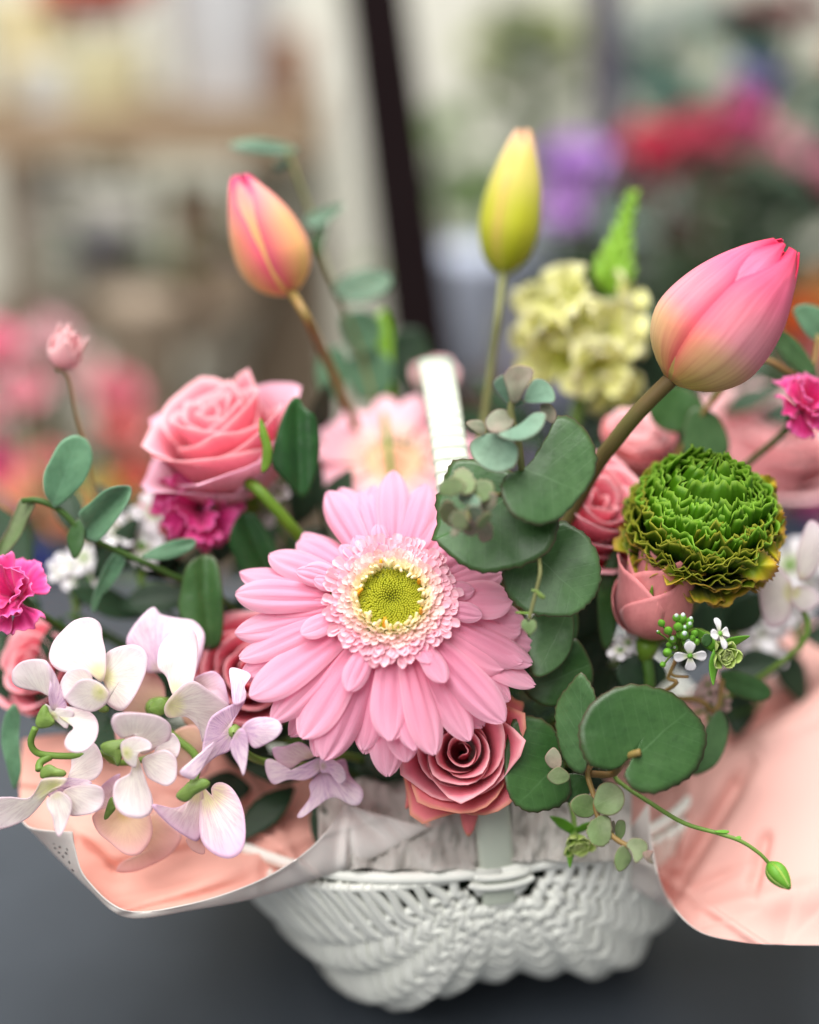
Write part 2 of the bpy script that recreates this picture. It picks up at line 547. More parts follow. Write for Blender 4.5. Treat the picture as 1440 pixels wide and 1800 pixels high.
# ------------------------------------------------------------------ petal-like shapes
def patch(name, pts, d, mat, parent, base=None, ctr=None, tilt=(0, 0), bulge=0.0, curl=0.0, ruf=(0, 3, 0), rings=7, n=48,
          thick=.00025, teeth=0.0, tip=None, rough=.0006, fold=0.0, foldw=14, bcap=.13, pea=False):
    """a thin curved leaf or petal: outline in photograph pixels, real depth d (m), tilt in m per 100 px"""
    ol = cat(pts, n, True)
    cx, cy = ctr or (sum(p[0] for p in ol) / n, sum(p[1] for p in ol) / n)
    bx, by = base or (cx, cy)
    if tip is None:
        tip = max(ol, key=lambda p: (p[0] - bx) ** 2 + (p[1] - by) ** 2)
    ax, ay = tip[0] - bx, tip[1] - by
    al = math.hypot(ax, ay) or 1
    ax /= al
    ay /= al
    hw = max(abs(-(p[0] - bx) * ay + (p[1] - by) * ax) for p in ol) or 1
    md = max(math.hypot(p[0] - bx, p[1] - by) for p in ol)
    seed = random.random() * 50
    rm = sum(math.hypot(p[0] - cx, p[1] - cy) for p in ol) / n * d / F
    bulge = max(-bcap * rm, min(bcap * rm, bulge))
    curl = min(curl, .10 * rm)
    if pea:
        ruf = (.075 * rm, 2 + int(seed) % 2, seed)
        bulge *= .4
        curl *= -.5
    leafy = mat in (M['eu'], M['eu_d'], M['eu_b'], M['eu_y'], M['eu_p'], M['eu_o'], M['rl'], M['fill'], M['calyx'])
    if leafy and mat is not M['calyx']:
        bulge = max(-.04 * rm, min(.04 * rm, bulge))
        if not ruf[0]:
            ruf = (.06 * rm, 2 + int(seed) % 2, seed)
        if not fold:
            fold, foldw = .05 * rm, .45 * hw
    V, U, U2 = [], [], []

    def add(x, y, r, ang):
        across = (-(x - bx) * ay + (y - by) * ax)
        dep = (d + tilt[0] * (x - cx) / 100 + tilt[1] * (y - cy) / 100 - bulge * (1 - r * r) + curl * r ** 4
               + ruf[0] * r * r * math.sin(ruf[1] * ang + ruf[2]) + rough * r * nz(x * .03, y * .03, seed)
               + fold * math.exp(-(across / foldw) ** 2))
        V.append(P(x, y, dep))
        dd = math.hypot(x - bx, y - by) / md
        U.append((r, dd))
        if leafy:
            U2.append((.5 + .5 * across / hw, ((x - bx) * ax + (y - by) * ay) / al))
        else:
            U2.append((math.atan2(y - by, x - bx) / (2 * PI) + .5, dd))
    add(cx, cy, 0, 0)
    for i in range(1, rings + 1):
        r = (i / rings) ** .85
        for k, (x, y) in enumerate(ol):
            ang = 2 * PI * k / n
            q = r
            if teeth and i == rings:
                q = r * (1 + teeth * (nz(k * 1.7, seed) + .35 * (-1) ** k) / max(20, math.hypot(x - cx, y - cy)))
            add(cx + (x - cx) * q, cy + (y - cy) * q, r, ang)
    Fc = [(0, 1 + (k + 1) % n, 1 + k) for k in range(n)]
    for i in range(rings - 1):
        for k in range(n):
            k2 = (k + 1) % n
            Fc.append((1 + i * n + k, 1 + i * n + k2, 1 + (i + 1) * n + k2, 1 + (i + 1) * n + k))
    o = obj(name, (V, Fc, U, U2), mat, parent, None, thick)
    return o


def petal(L=1.0, W=.3, prof=None, nu=8, nv=12, bend=0.0, cup=0.0, grooves=0.0, ruffle=0.0, notch=.0, seed=0, jag=0.0, tipcurl=0.0):
    """length along +Y, upper face +Z"""
    prof = prof or [(0, .4), (.3, .8), (.65, 1), (.85, .86), (.95, .55), (1, .12)]
    pv = cat(prof, 60)

    def w(v):
        for (a, b), (c, e) in zip(pv, pv[1:]):
            if a <= v <= c:
                return b + (e - b) * (v - a) / max(1e-6, c - a)
        return pv[-1][1]

    def fn(u, t):
        v = 1 - (1 - t) ** 1.5
        s = 2 * u - 1
        x = s * W / 2 * w(v)
        a = bend * v
        if abs(bend) > 1e-4:
            y, z = L * math.sin(a) / bend, L * (1 - math.cos(a)) / bend
        else:
            y, z = L * v, 0
        z += cup * W * s * s * w(v) + grooves * W * math.cos(s * PI * 3) * min(1, 4 * v) * (1 - v ** 4)
        z += ruffle * L * v * v * nz(s * 2.6 + seed * 9.1, v * 2, seed)
        z += tipcurl * L * max(0, v - .75) ** 2
        y -= notch * L * math.exp(-(s / .22) ** 2) * v ** 10
        if jag:
            y += jag * L * v ** 6 * nz(s * 9 + seed * 5, seed)
        return x, y, z
    return grid(nu, nv, fn)


def stem(parent, pts, r, mat, name='stem', seg=8, n=20):
    return obj(name, tube(pts, r, seg, n), mat, parent)


FOAM = Vector((.006, .5, .045))


def to_foam(p, k=.0):
    return FOAM + Vector((random.uniform(-.03, .03), random.uniform(-.03, .03), random.uniform(-.005, .02)))


def flower_stem(root, base, axis, r, mat, mids=(), bend=.04):
    """a stem from the flower's base back down into the basket"""
    f = to_foam(base)
    pts = [base + axis * .002, base - axis * bend * .5] + [Vector(m) for m in mids] + [f]
    if not mids:
        pts.insert(2, (base - axis * bend).lerp(f, .45))
    return stem(root, pts, r, mat)


# ================================================================== setting
def ground_mat():
    k = NT('shop_floor')
    n1 = k.noise(k.objco(), 3, 4)
    col = k.mix(k.ramp(n1, [(.3, (0, 0, 0, 1)), (.7, (1, 1, 1, 1))]), S(136, 130, 118), S(164, 158, 146))
    return k.finish(col, .6)


fl = obj('floor', box(-4, 4, -1.0, 3.62, -.77, -.75), ground_mat(), smooth=False)
tag(fl, 'grey brown shop floor far behind the table', 'floor', kind='structure')
wm = NT('shop_wall')
wco = wm.objco()
wcol = wm.mix(wm.ramp(wm.noise(wco, 1.2, 3), [(.38, (0, 0, 0, 1)), (.62, (1, 1, 1, 1))]), S(236, 234, 224), S(206, 208, 190))
wmat = wm.finish(wcol, .7)
wl = obj('back_wall', box(-4, 4, 3.5, 3.6, -.75, 2.6), wmat, smooth=False)
tag(wl, 'pale grey green wall at the back of the shop', 'wall', kind='structure')

# the table the basket stands on
tm = NT('table_grey')
tco = tm.objco()
tn = tm.noise(tco, 6, 4)
tcol = tm.mix(tm.ramp(tn, [(.35, (0, 0, 0, 1)), (.68, (1, 1, 1, 1))]), S(54, 59, 66), S(66, 72, 80))
tm.bump(tm.noise(tco, 700, 3), .12, .0006)
tmat = tm.finish(tcol, .42, spec=.35)
table = thing('table', 'dark slate grey table top under the flower basket', 'table', (0, .35, -.75))
obj('table_top', box(-.75, .75, -.2, .84, -.028, 0), tmat, table, smooth=False)
for sx in (-.7, .7):
    for sy in (-.15, .79):
        obj('leg', box(sx - .025, sx + .025, sy - .025, sy + .025, -.75, -.0285), M['wire'], table, smooth=False)

# ================================================================== basket
BH = .092                                     # rim height
FOOT = Vector((.031, .400, BH))               # where the handle meets the rim, near side
AX = Vector((-.21, .978, 0)).normalized()     # from the near to the far handle foot
CR = Vector((.978, .21, 0)).normalized()      # across, towards the right
BB = .102
BC = FOOT + AX * BB


XS = cat([(.108, 0), (.103, -.032), (.090, -.070), (.070, -.0915), (.040, -.086), (.008, -.083), (-.022, -.088), (-.046, -.0915), (-.066, -.066), (-.088, -.036), (-.110, 0)], 200)


def rib_r(ph):
    return XS[0][0]


def body(t, ph, off=0.0):
    """a shallow boat-like body: the cross-section XS shrinks towards both handle feet"""
    q = max(0, min(199.999, ph / PI * 200))
    i = int(q)
    fr = q - i
    u, w = (XS[i][k] + (XS[i + 1][k] - XS[i][k]) * fr for k in (0, 1))
    nn = Vector((u, w * 1.2)).normalized()
    s = math.sin(PI * t) ** .62
    u = u * s + nn.x * off
    w = w * s + nn.y * off
    return BC + CR * u + AX * (-BB * math.cos(PI * t)) + Vector((0, 0, max(w, .0018 - BH)))


basket = thing('basket', 'white woven wicker basket with a tall arched handle holding the flowers', 'basket', (BC.x, BC.y, 0))
NR = 13
for i in range(NR):
    ph = R(4) + (PI - R(8)) * i / (NR - 1)
    obj('rib', tube([body(.02 + .96 * k / 26, ph, -.0005) for k in range(27)], .0017, 6), M['wicker'], basket)
NS = 84
for j in range(NS):
    t = .006 + .988 * j / (NS - 1)
    pts = []
    for k in range(97):
        ph = R(2) + (PI - R(4)) * k / 96
        w = (ph - R(4)) / (PI - R(8)) * (NR - 1)
        pts.append(body(t + .0022 * nz(k * .09, j * .25), ph, .0006 * math.cos(PI * w + j * PI) + .0020 * math.cos(2 * PI * w) * (ph > R(25)) * (ph < R(155)) + .0006 * nz(k * .21, j)))
    obj('strand', tube(pts, .0018 + .0004 * random.random(), 6), M['wicker'], basket)
for dz in (0,):
    rp = []
    for k in range(73):
        a = 2 * PI * k / 72
        rr = rib_r(0) * abs(math.sin(a)) ** .8 * (1 if math.sin(a) >= 0 else -1)
        rp.append(BC + CR * rr * 1.02 + AX * (-BB * 1.01 * math.cos(a)) + Vector((0, 0, dz + .001)))
    obj('rim', tube(rp, .0022, 7), M['wicker'], basket)
# handle: a flat strip bent over the basket, wrapped with cane
hp = []
HAX = Vector((-.04, .9992, 0))
for k in range(49):
    a = PI * k / 48
    c = math.cos(a)
    s = math.sin(a)
    hp.append(FOOT + HAX * (BB - .001) * (1 - math.copysign(abs(c) ** .92, c)) + Vector((-.0165 * s, 0, .146 * s ** .92 - .012 * (1 - s))))


def strip(pts, wdir, wid, th):
    V, Fc = [], []
    m = len(pts)
    for i, p in enumerate(pts):
        t = (pts[min(i + 1, m - 1)] - pts[max(0, i - 1)]).normalized()
        nn = t.cross(wdir).normalized()
        ring = []
        for a in range(12):
            q = 2 * PI * a / 12
            V.append(p + wdir * (wid / 2 * math.copysign(abs(math.cos(q)) ** .6, math.cos(q))) + nn * (th / 2 * math.copysign(abs(math.sin(q)) ** .6, math.sin(q))))
    for i in range(m - 1):
        for a in range(12):
            b = (a + 1) % 12
            Fc.append((i * 12 + a, i * 12 + b, (i + 1) * 12 + b, (i + 1) * 12 + a))
    return V, Fc


obj('handle', strip(hp, CR, .0125, .005), M['handle'], basket)
hpd = [Vector(p) for p in cat([tuple(p) for p in hp], 220)]
wrap = []
for i in range(2, 219):
    t = (hpd[i + 1] - hpd[i - 1]).normalized()
    nn = t.cross(CR)
    wrap.append((hpd[i], nn))
for i in range(0, len(wrap), 3):
    p, nn = wrap[i]
    if p.z < BH + .03:
        continue
    ring = []
    for a in range(15):
        q = 2 * PI * a / 14
        ring.append(p + CR * (.0061 * math.copysign(abs(math.cos(q)) ** .6, math.cos(q))) + nn * (.0025 * math.copysign(abs(math.sin(q)) ** .6, math.sin(q))))
    obj('handle_wrap', tube(ring, .0006, 5, cap=False), M['handle'], basket)
# lashing at the near handle foot
for k in range(2):
    z = .0008 - .0030 * k
    lp = [FOOT + CR * (.009 + .002 * k) * math.sin(q) + AX * (-.002 - .001 * math.cos(q)) + Vector((0, 0, z - (.001 + .001 * k) * math.cos(q)))
          for q in [-PI / 2 + PI * i / 12 for i in range(13)]]
    obj('lashing', tube(lp, .0014, 6), M['wicker'], basket)

tie = thing('cable_tie', 'small pale cable tie on the basket rim beside the handle foot', 'cable tie', P(930, 1500, .512))
tp = P(925, 1503, .508)
obj('band', xform(tube([Vector((-.008, 0, 0)), Vector((0, -.001, .0005)), Vector((.008, 0, 0))], .0016, 6), Matrix.Translation(tp)), M['tie'], tie)
obj('tail', tube([tp + Vector((.003, 0, 0)), tp + Vector((.003, -.002, .007)), tp + Vector((.0025, -.003, .012))], .0013, 6), M['tie'], tie)
wt = thing('wire_twist', 'dark twist of wire at the foot of the basket handle', 'wire', P(885, 1527, .508))
obj('twist', tube([P(862, 1526, .506), P(880, 1530, .504), P(898, 1524, .506)], .0016, 6, 8), M['wire'], wt)

foam = thing('floral_foam', 'dark wet flower foam inside the basket under the stems', 'flower foam', tuple(BC - Vector((0, 0, .07))))
fv = []
obj('block', xform(join([box(-.055, .055, -.05, .05, -.075, .005), box(-.03, .03, -.065, .065, -.06, .003)]), Matrix.Translation(BC) @ Matrix.Rotation(math.atan2(CR.y, CR.x), 4, 'Z')), M['foam'], foam, smooth=False)

# ================================================================== wrapping paper
def sheet(name, rows, parent, inner, outer, nu=60, nv=40, crease=()):
    """rows of (px, py, depth) from the basket outwards to the lip; two-coloured paper with real thickness"""
    cs = [cat(r, nu) for r in rows]
    rq = random.Random(int(rows[-1][0][0]))
    ex = []
    for _ in range(16):                      # fine sharp creases
        c0 = rows[rq.randrange(1, len(rows))][rq.randrange(len(rows[0]))]
        an = rq.uniform(0, PI)
        ln = rq.uniform(60, 150)
        ex.append((c0[0] - ln * math.cos(an), c0[1] - ln * math.sin(an), c0[0] + ln * math.cos(an), c0[1] + ln * math.sin(an), rq.uniform(10, 24), rq.uniform(-.0035, .0035)))
    crease = tuple(crease) + tuple(ex)
    V, Fc, U = [], [], []
    colsm = [cat([c[i] for c in cs], nv) for i in range(nu + 1)]
    for j in range(nv + 1):
        for i in range(nu + 1):
            x, y, d = colsm[i][j]
            d += .0012 * nz(x * .012, y * .012, 3) * min(1, (nv - j) / 6)
            for (x0, y0, x1, y1, wd, amp) in crease:
                lx, ly = x1 - x0, y1 - y0
                L2 = lx * lx + ly * ly
                tt = ((x - x0) * lx + (y - y0) * ly) / L2
                ds = ((x - x0) * ly - (y - y0) * lx) / math.sqrt(L2)
                if -.3 < tt < 1.3:
                    fade = max(0, min(1, (tt + .3) / .3, (1.3 - tt) / .3))
                    d += amp * fade * (math.exp(-(ds / wd) ** 2) if ds < 0 else math.exp(-(ds / (wd * .35)) ** 2))
            V.append(P(x, y, d))
            U.append((i / nu, j / nv))
    w = nu + 1
    for j in range(nv):
        for i in range(nu):
            a = j * w + i
            Fc.append((a, a + 1, a + 1 + w, a + w))
    o = link(name, mkmesh(name, V, Fc, [outer, inner], U, U), parent)
    s = o.modifiers.new('thickness', 'SOLIDIFY')
    s.thickness = .0005
    s.offset = 0
    s.material_offset = 1
    s.material_offset_rim = 0
    return o


lw = thing('wrapping_paper', 'pink lined white wrapping paper flaring out under the sweet peas', 'wrapping paper', P(320, 1560, .5))
sheet('sheet', [
    [(40, 1300, .510), (120, 1290, .512), (210, 1300, .514), (320, 1310, .514), (420, 1320, .514), (520, 1350, .514), (620, 1390, .518), (690, 1400, .505), (760, 1410, .495)],
    [(35, 1400, .495), (100, 1390, .498), (190, 1400, .500), (300, 1405, .502), (400, 1410, .504), (500, 1420, .506), (610, 1450, .512), (690, 1450, .496), (765, 1440, .489)],
    [(48, 1452, .474), (105, 1508, .476), (165, 1555, .474), (232, 1596, .466), (345, 1584, .468), (455, 1570, .474), (565, 1540, .476), (660, 1505, .478), (745, 1452, .482)],
    [(128, 1462, .462), (132, 1492, .46), (152, 1545, .459), (222, 1601, .458), (330, 1590, .459), (440, 1555, .462), (520, 1511, .466), (570, 1466, .471), (606, 1414, .477)],
], lw, M['paper_p'], M['paper_w'], 130, 80, crease=((210, 1520, 420, 1475, 26, .004), (140, 1470, 205, 1530, 16, .004), (330, 1560, 520, 1480, 20, -.003)))
marks = []
for (x, y, dx, dy) in [(88, 1463, 5, 4), (93, 1473, 3, 5), (102, 1478, 3, 3), (112, 1470, 1, 8), (113, 1484, 6, 1), (105, 1489, 3, 3), (97, 1491, 3, 2),
                       (116, 1500, 4, 4), (111, 1506, 3, 4), (128, 1530, 4, 4), (122, 1516, 2, 5), (104, 1499, 4, 2), (118, 1493, 2, 4), (95, 1483, 3, 2)]:
    t = max(0, min(1, (x - 60) / 75))
    dd = .4715 - .010 * t
    marks.append(tube([P(x - dx / 2, y - dy / 2, dd), P(x + dx / 2, y + dy / 2, dd)], .00022, 5))
pm = obj('printed_marks', join(marks), M['ink'], lw)
tag(pm, kind='stuff')

rw = thing('wrapping_paper', 'large blush pink wrapping paper spreading out at the right of the basket', 'wrapping paper', P(1300, 1560, .5))
sheet('sheet', [
    [(1010, 1430, .535), (1060, 1360, .545), (1130, 1290, .55), (1200, 1230, .56), (1270, 1180, .57), (1340, 1140, .575), (1420, 1100, .58), (1560, 1080, .58)],
    [(1020, 1460, .527), (1080, 1420, .53), (1140, 1370, .54), (1210, 1320, .54), (1280, 1280, .54), (1350, 1250, .545), (1440, 1210, .55), (1580, 1190, .55)],
    [(1040, 1500, .517), (1100, 1490, .515), (1160, 1480, .512), (1230, 1440, .508), (1300, 1410, .506), (1370, 1390, .506), (1450, 1370, .508), (1590, 1350, .51)],
    [(1062, 1520, .507), (1112, 1560, .501), (1176, 1590, .493), (1240, 1590, .483), (1310, 1570, .478), (1380, 1560, .476), (1460, 1550, .476), (1600, 1540, .48)],
    [(1140, 1412, .489), (1146, 1490, .481), (1170, 1572, .474), (1224, 1634, .468), (1302, 1656, .463), (1378, 1661, .461), (1450, 1662, .461), (1600, 1660, .464)],
], rw, M['paper_r'], M['paper_w'], 130, 110, crease=((1300, 1385, 1195, 1560, 26, .011), (1410, 1225, 1290, 1310, 22, .012), (1340, 1300, 1440, 1250, 30, -.006), (1230, 1600, 1420, 1560, 40, -.005), (1350, 1480, 1330, 1560, 18, .005)))

liner = thing('tissue_liner', 'crumpled white tissue lining the basket rim under the rose', 'tissue', P(780, 1450, .52))
for (x0, x1, yt, yb, d, ph) in [(560, 835, 1375, 1530, .478, 0), (720, 855, 1390, 1522, .482, 2), (900, 1110, 1390, 1515, .479, 4)]:
    def fn(u, v, x0=x0, x1=x1, yt=yt, yb=yb, d=d, ph=ph):
        x = x0 + (x1 - x0) * u
        y = yb + (yt - yb) * v + (8 + 10 * v) * nz(u * 5, ph)
        return P(x, y, d + .006 * nz(u * 6, v * 2.2, ph) + .006 * abs(nz(u * 13, v * 4, ph + 9)) + .003 * abs(nz(u * 30, v * 9, ph)) + .020 * v - .004)
    obj('fold', grid(44, 16, fn), M['tissue'], liner, None, .0003)

# ================================================================== gerberas
def gerbera(root, C, N, upv, r_disc, r0, petals, mat, florets=True, dens=1.0, pet_meshes=None, disc=None):
    """petals: (angle, length from the centre, width, elevation, lift); A to the right, B up in the flower's plane"""
    N = N.normalized()
    A = upv.cross(N).normalized()
    B = N.cross(A).normalized()
    for k, (ang, L, W, el, lift) in enumerate(petals):
        rad = A * math.cos(ang) + B * math.sin(ang)
        y = rad * math.cos(el) + N * math.sin(el)
        z = N * math.cos(el) - rad * math.sin(el)
        roll = random.uniform(-.30, .30)
        z = Matrix.Rotation(roll, 3, y) @ z
        me = pet_meshes[k % len(pet_meshes)]
        link('petal', me, root, frame(C + rad * r0 + N * lift, y, z, (W, L - r0, (L - r0))))
    if florets:
        specs = []
        for ring in range(8):
            f = ring / 7
            r = r_disc * 1.02 + (r0 * 1.13 - r_disc) * f ** 1.1
            cnt = int((36 + 26 * f) * dens)
            for i in range(cnt):
                specs.append((r, 2 * PI * (i + .5 * (ring % 2)) / cnt + random.uniform(-.05, .05), f))
        for r, ang, f in specs:
            rad = A * math.cos(ang) + B * math.sin(ang)
            el = R(58 - 46 * f + random.uniform(-9, 9))
            y = rad * math.cos(el) + N * math.sin(el)
            z = N * math.cos(el) - rad * math.sin(el)
            L = r_disc * (.25 + .17 * f + .16 * f ** 6) * random.uniform(.8, 1.2)
            W = r_disc * (.23 + .10 * f) * random.uniform(.85, 1.15)
            mk = 'in' if f < .25 else ('mid' if f < .62 else 'out')
            me = FLORETS[mk][int(random.random() * 3)]
            link('floret', me, root, frame(C + rad * r + N * (r_disc * (.16 - .24 * f)), y, z, (W, L, L)))
    # disc of unopened buds
    bumps = []
    nb = int(620 * dens)
    for i in range(nb):
        rr = r_disc * math.sqrt((i + .5) / nb)
        a = i * 2.39996
        q = rr / r_disc
        h = r_disc * (.10 * math.sin(min(1, q * 1.25) * PI) + .02 - .20 * math.exp(-(q / .26) ** 2))
        bumps.append((rr, a + .08 * nz(i * .7), h + r_disc * .012 * nz(i * 1.3, 4), r_disc * (.034 + .02 * q)))
    V, Fc, U = [], [], []
    for (rr, a, h, s) in bumps:
        c = C + (A * math.cos(a) + B * math.sin(a)) * rr + N * h
        o = len(V)
        V.append(c + N * s * 1.1)
        for q in range(6):
            b = 2 * PI * q / 6
            V.append(c + (A * math.cos(b) + B * math.sin(b)) * s * .8 + N * s * .4)
        for q in range(6):
            b = 2 * PI * q / 6
            V.append(c + (A * math.cos(b) + B * math.sin(b)) * s * 1.0 - N * s)
        for q in range(6):
            q2 = (q + 1) % 6
            Fc.append((o, o + 1 + q, o + 1 + q2))
            Fc.append((o + 1 + q, o + 7 + q, o + 7 + q2, o + 1 + q2))
    o = link('disc_buds', mkmesh('disc_buds', V, Fc, [disc or M['disc']]), root)
    tag(o, kind='stuff')
    dv = lathe([(0.0001, -.2 * r_disc), (r_disc * .3, -.1 * r_disc), (r_disc * .5, .02 * r_disc), (r_disc, .0), (r_disc * 1.2, -.06 * r_disc), (r0 * 1.4, -.25 * r_disc), (r0 * .9, -.9 * r_disc), (.004, -1.6 * r_disc)], 28)
    obj('receptacle', xform(dv, frame(C, B, N)), disc or M['calyx_disc'], root)
    return A, B


M['disc_p'] = plain('disc_peach', S(246, 204, 176), .6, 300, .4, c2=S(240, 196, 150))
M['calyx_disc'] = plain('receptacle_green', S(110, 116, 30), .6, 200, .3)
def gp_mesh(mat, s, W, L):
    g = petal(1, W / L, [(0, .42), (.25, .72), (.5, .95), (.70, 1.0), (.85, .82), (.95, .48), (1, .10)], 12, 18, bend=random.uniform(-.34, .08),
              cup=random.uniform(-.16, -.06), grooves=random.uniform(.022, .04), ruffle=.03, notch=random.uniform(.0, .03), seed=s)
    V = [Vector((v.x / (W / L), v.y, v.z)) for v in g[0]]
    return mkmesh('gerbera_petal', V, g[1], mat, g[2], g[3])


GPM = [gp_mesh(M['gerb'], s, 1, 2.7) for s in range(8)]
GPB = [gp_mesh(M['gerb_back'], s, 1, 2.7) for s in range(4)]
FLORETS = {}
for mk in ('in', 'mid', 'out'):
    FLORETS[mk] = []
    for s in range(3):
        g = petal(1, .42, [(0, .55), (.5, .8), (.8, 1), (.93, .8), (1, .25)], 4, 6, bend=random.uniform(.1, .5) * (-1 if s else 1), cup=.45, seed=s + 3, notch=.04)
        V = [Vector((v.x / .42, v.y, v.z)) for v in g[0]]
        FLORETS[mk].append(mkmesh('gerbera_floret', V, g[1], M['fl_' + mk], g[2], g[3]))

# the big sharp one in front: each petal from the tip that the photograph shows
GC = P(688, 1054, .449)
GN = CV(.03, math.sin(R(25)), math.cos(R(25)))
ga = UP.cross(GN).normalized()
gb = GN.cross(ga).normalized()


def tip_to_petal(px, py, el):
    """angle and length of the petal, at elevation el, whose tip lies under that pixel"""
    lift = 0
    for _ in range(8):
        o = P(px, py, 1) - CAM
        pl = GC + GN * lift
        t = (pl - CAM).dot(GN) / o.dot(GN)
        q = CAM + o * t - GC
        x, y = q.dot(ga), q.dot(gb)
        rr = math.hypot(x, y)
        lift = rr * math.tan(el) * .8
    return math.atan2(y, x), rr / math.cos(el)


gt = []
CRP = (400, 820, 2.4)
front = [(700, 26, 150), (556, 86, 150), (405, 84, 150), (835, 70, 150), (178, 355, 150), (38, 520, 165), (165, 605, 110), (32, 760, 150),
         (108, 958, 190), (300, 1120, 200), (418, 1225, 190), (690, 1142, 170), (886, 1196, 165), (1162, 1062, 170), (1178, 825, 170),
         (1305, 790, 150), (1190, 560, 190), (1050, 330, 170), (950, 170, 160)]
back = [(325, 235, 150), (282, 292, 140), (48, 690, 150), (110, 870, 160), (242, 1105, 150), (380, 1200, 160), (690, 1282, 180), (755, 1222, 170), (960, 1000, 180),
        (1100, 1070, 170), (1282, 905, 150), (1368, 735, 150), (620, 120, 150), (770, 110, 150), (490, 150, 150), (1250, 640, 160), (570, 1190, 150), (1120, 440, 170), (1010, 240, 160)]
short = [(512, 942, 110), (920, 902, 110), (1068, 632, 90), (1040, 515, 90), (310, 690, 110), (850, 830, 85), (330, 430, 100), (545, 290, 90), (370, 480, 80), (290, 445, 90), (640, 250, 80), (480, 330, 80)]
pets = []
middle = []
for k in range(len(front)):
    (x, y, w), (x2, y2, w2) = front[k], front[(k + 1) % len(front)]
    if math.hypot(x - x2, y - y2) < 330 and k != 6 and k != 5:
        mx, my = (x + x2) / 2 - 690, (y + y2) / 2 - 560
        q = random.uniform(.98, 1.08)
        middle.append((690 + mx * q, 560 + my * q, 150))
for lst, el, lift, ws in ((back, R(-17), -.0035, 1.0), (middle, R(-13.5), -.0025, 1.0), (front, R(-10), -.0015, 1.0), (short, R(-3), .0005, 1.0)):
    for x, y, w in lst:
        px, py = 400 + x / 2.4, 820 + y / 2.4
        e = el + random.uniform(-.035, .035)
        a, L = tip_to_petal(px, py, e)
        pets.append((a, L * 1.02, w / 2.4 / F * .45 * ws * .98, e, lift + random.uniform(-.0006, .0006)))
g1 = thing('gerbera', 'large sharp pink gerbera daisy with yellow green centre facing the viewer', 'flower', GC, 'gerberas')
RD = .0104
gerbera(g1, GC, GN, UP, RD, .0143, pets, M['gerb'], True, 1.0, GPM)
for i in range(44):
    a = 2 * PI * i / 44 + random.uniform(-.06, .06)
    rad = ga * math.cos(a) + gb * math.sin(a)
    p = GC + rad * RD * random.uniform(.95, 1.1) + GN * RD * random.uniform(.12, .22)
    td = (GN * random.uniform(.3, 1) + rad * random.uniform(-.6, .5) + (ga * random.uniform(-.6, .6) + gb * random.uniform(-.6, .6))).normalized()
    pts = [p, p + td * .0014 + GN * .0009, p + td * .0028 + GN * random.uniform(-.0003, .0010)]
    obj('anther', tube(pts, lambda f: .00072 * (1 - .4 * f), 6, 6), M['pollen'] if i % 9 == 4 else M['anther'], g1)
flower_stem(g1, GC - GN * .014, GN, .0032, M['stem'])

# the soft one behind it
G2 = P(692, 812, .550)
N2 = CV(.0, math.sin(R(44)), math.cos(R(44)))
g2 = thing('gerbera', 'blurred pale pink gerbera with peach centre behind the big gerbera', 'flower', G2, 'gerberas')
pets = []
for i in range(40):
    pets.append((2 * PI * i / 40 + random.uniform(-.05, .05), random.uniform(.031, .035), .0115, R((-6, 2, 10)[i % 3]), .0012 * (i % 3)))
gerbera(g2, G2, N2, UP, .0090, .0125, pets, M['gerb_back'], True, .55, GPB, M['disc_p'])
flower_stem(g2, G2 - N2 * .01, N2, .003, M['stem'])


# ================================================================== roses
def rose(root, C, axis, RR, n, m_in, m_out, open_=.5, seed=1, upv=UP, height=1.0, tipf=.10, lean=0):
    rs = random.Random(seed)
    axis = axis.normalized()
    A = upv.cross(axis).normalized()
    B = axis.cross(A).normalized()
    xf = Matrix((A, B, axis)).transposed().to_4x4()
    xf.translation = C
    NV = 14
    for i in range(n):
        f = i / (n - 1)
        th = i * R(137.5) + rs.uniform(-.2, .2)
        op = open_ * rs.uniform(.8, 1.2)
        b0, bm, b1 = R(16 + 56 * f), R(-4 + 52 * f * op), R(6 + 120 * f * op)
        Lp = RR * (1.12 + .22 * math.sin(PI * f)) * height
        pr, pz = [RR * (.03 + .16 * f)], [-RR * .55]
        for q in range(NV):
            v = (q + .5) / NV
            if v < .6:
                k = v / .6
                be = b0 + (bm - b0) * k * k * (3 - 2 * k)
            else:
                k = (v - .6) / .4
                be = bm + (b1 - bm) * k ** 1.8
            pr.append(pr[-1] + math.sin(be) * Lp / NV)
            pz.append(pz[-1] + math.cos(be) * Lp / NV)
        rm_ = max(RR * .06, pr[9])
        hw = min(R(118), RR * (.62 + .55 * f) / rm_ * rs.uniform(.9, 1.1))
        tp = tipf * (.2 + f) * rs.uniform(.4, 1.3)
        ruf = rs.random() * 60
        off = rs.uniform(-.3, .3)

        def fn(u, t, th=th, f=f, pr=pr, pz=pz, hw=hw, tp=tp, ruf=ruf, off=off):
            s = 2 * u - 1
            lim = 1 - .34 * abs(s) ** 2.3 + min(.0, tp) + (tp * math.exp(-((s - off) / .16) ** 2) - tp) * .9
            vv = t * max(.3, lim) * NV
            i0 = min(NV - 1, int(vv))
            fr_ = vv - i0
            r = pr[i0] + (pr[i0 + 1] - pr[i0]) * fr_
            z = pz[i0] + (pz[i0 + 1] - pz[i0]) * fr_
            r = r * (1 + .13 * s * (1.1 - f)) + RR * .05 * t * t * nz(s * 1.6, ruf)
            z += RR * .05 * t ** 3 * nz(s * 2.4, ruf + 7)
            a = th + s * hw
            return r * math.cos(a), r * math.sin(a), z
        obj('petal', grid(16, 14, fn), m_out if f > .72 else m_in, root, xf, .0003)
    return xf


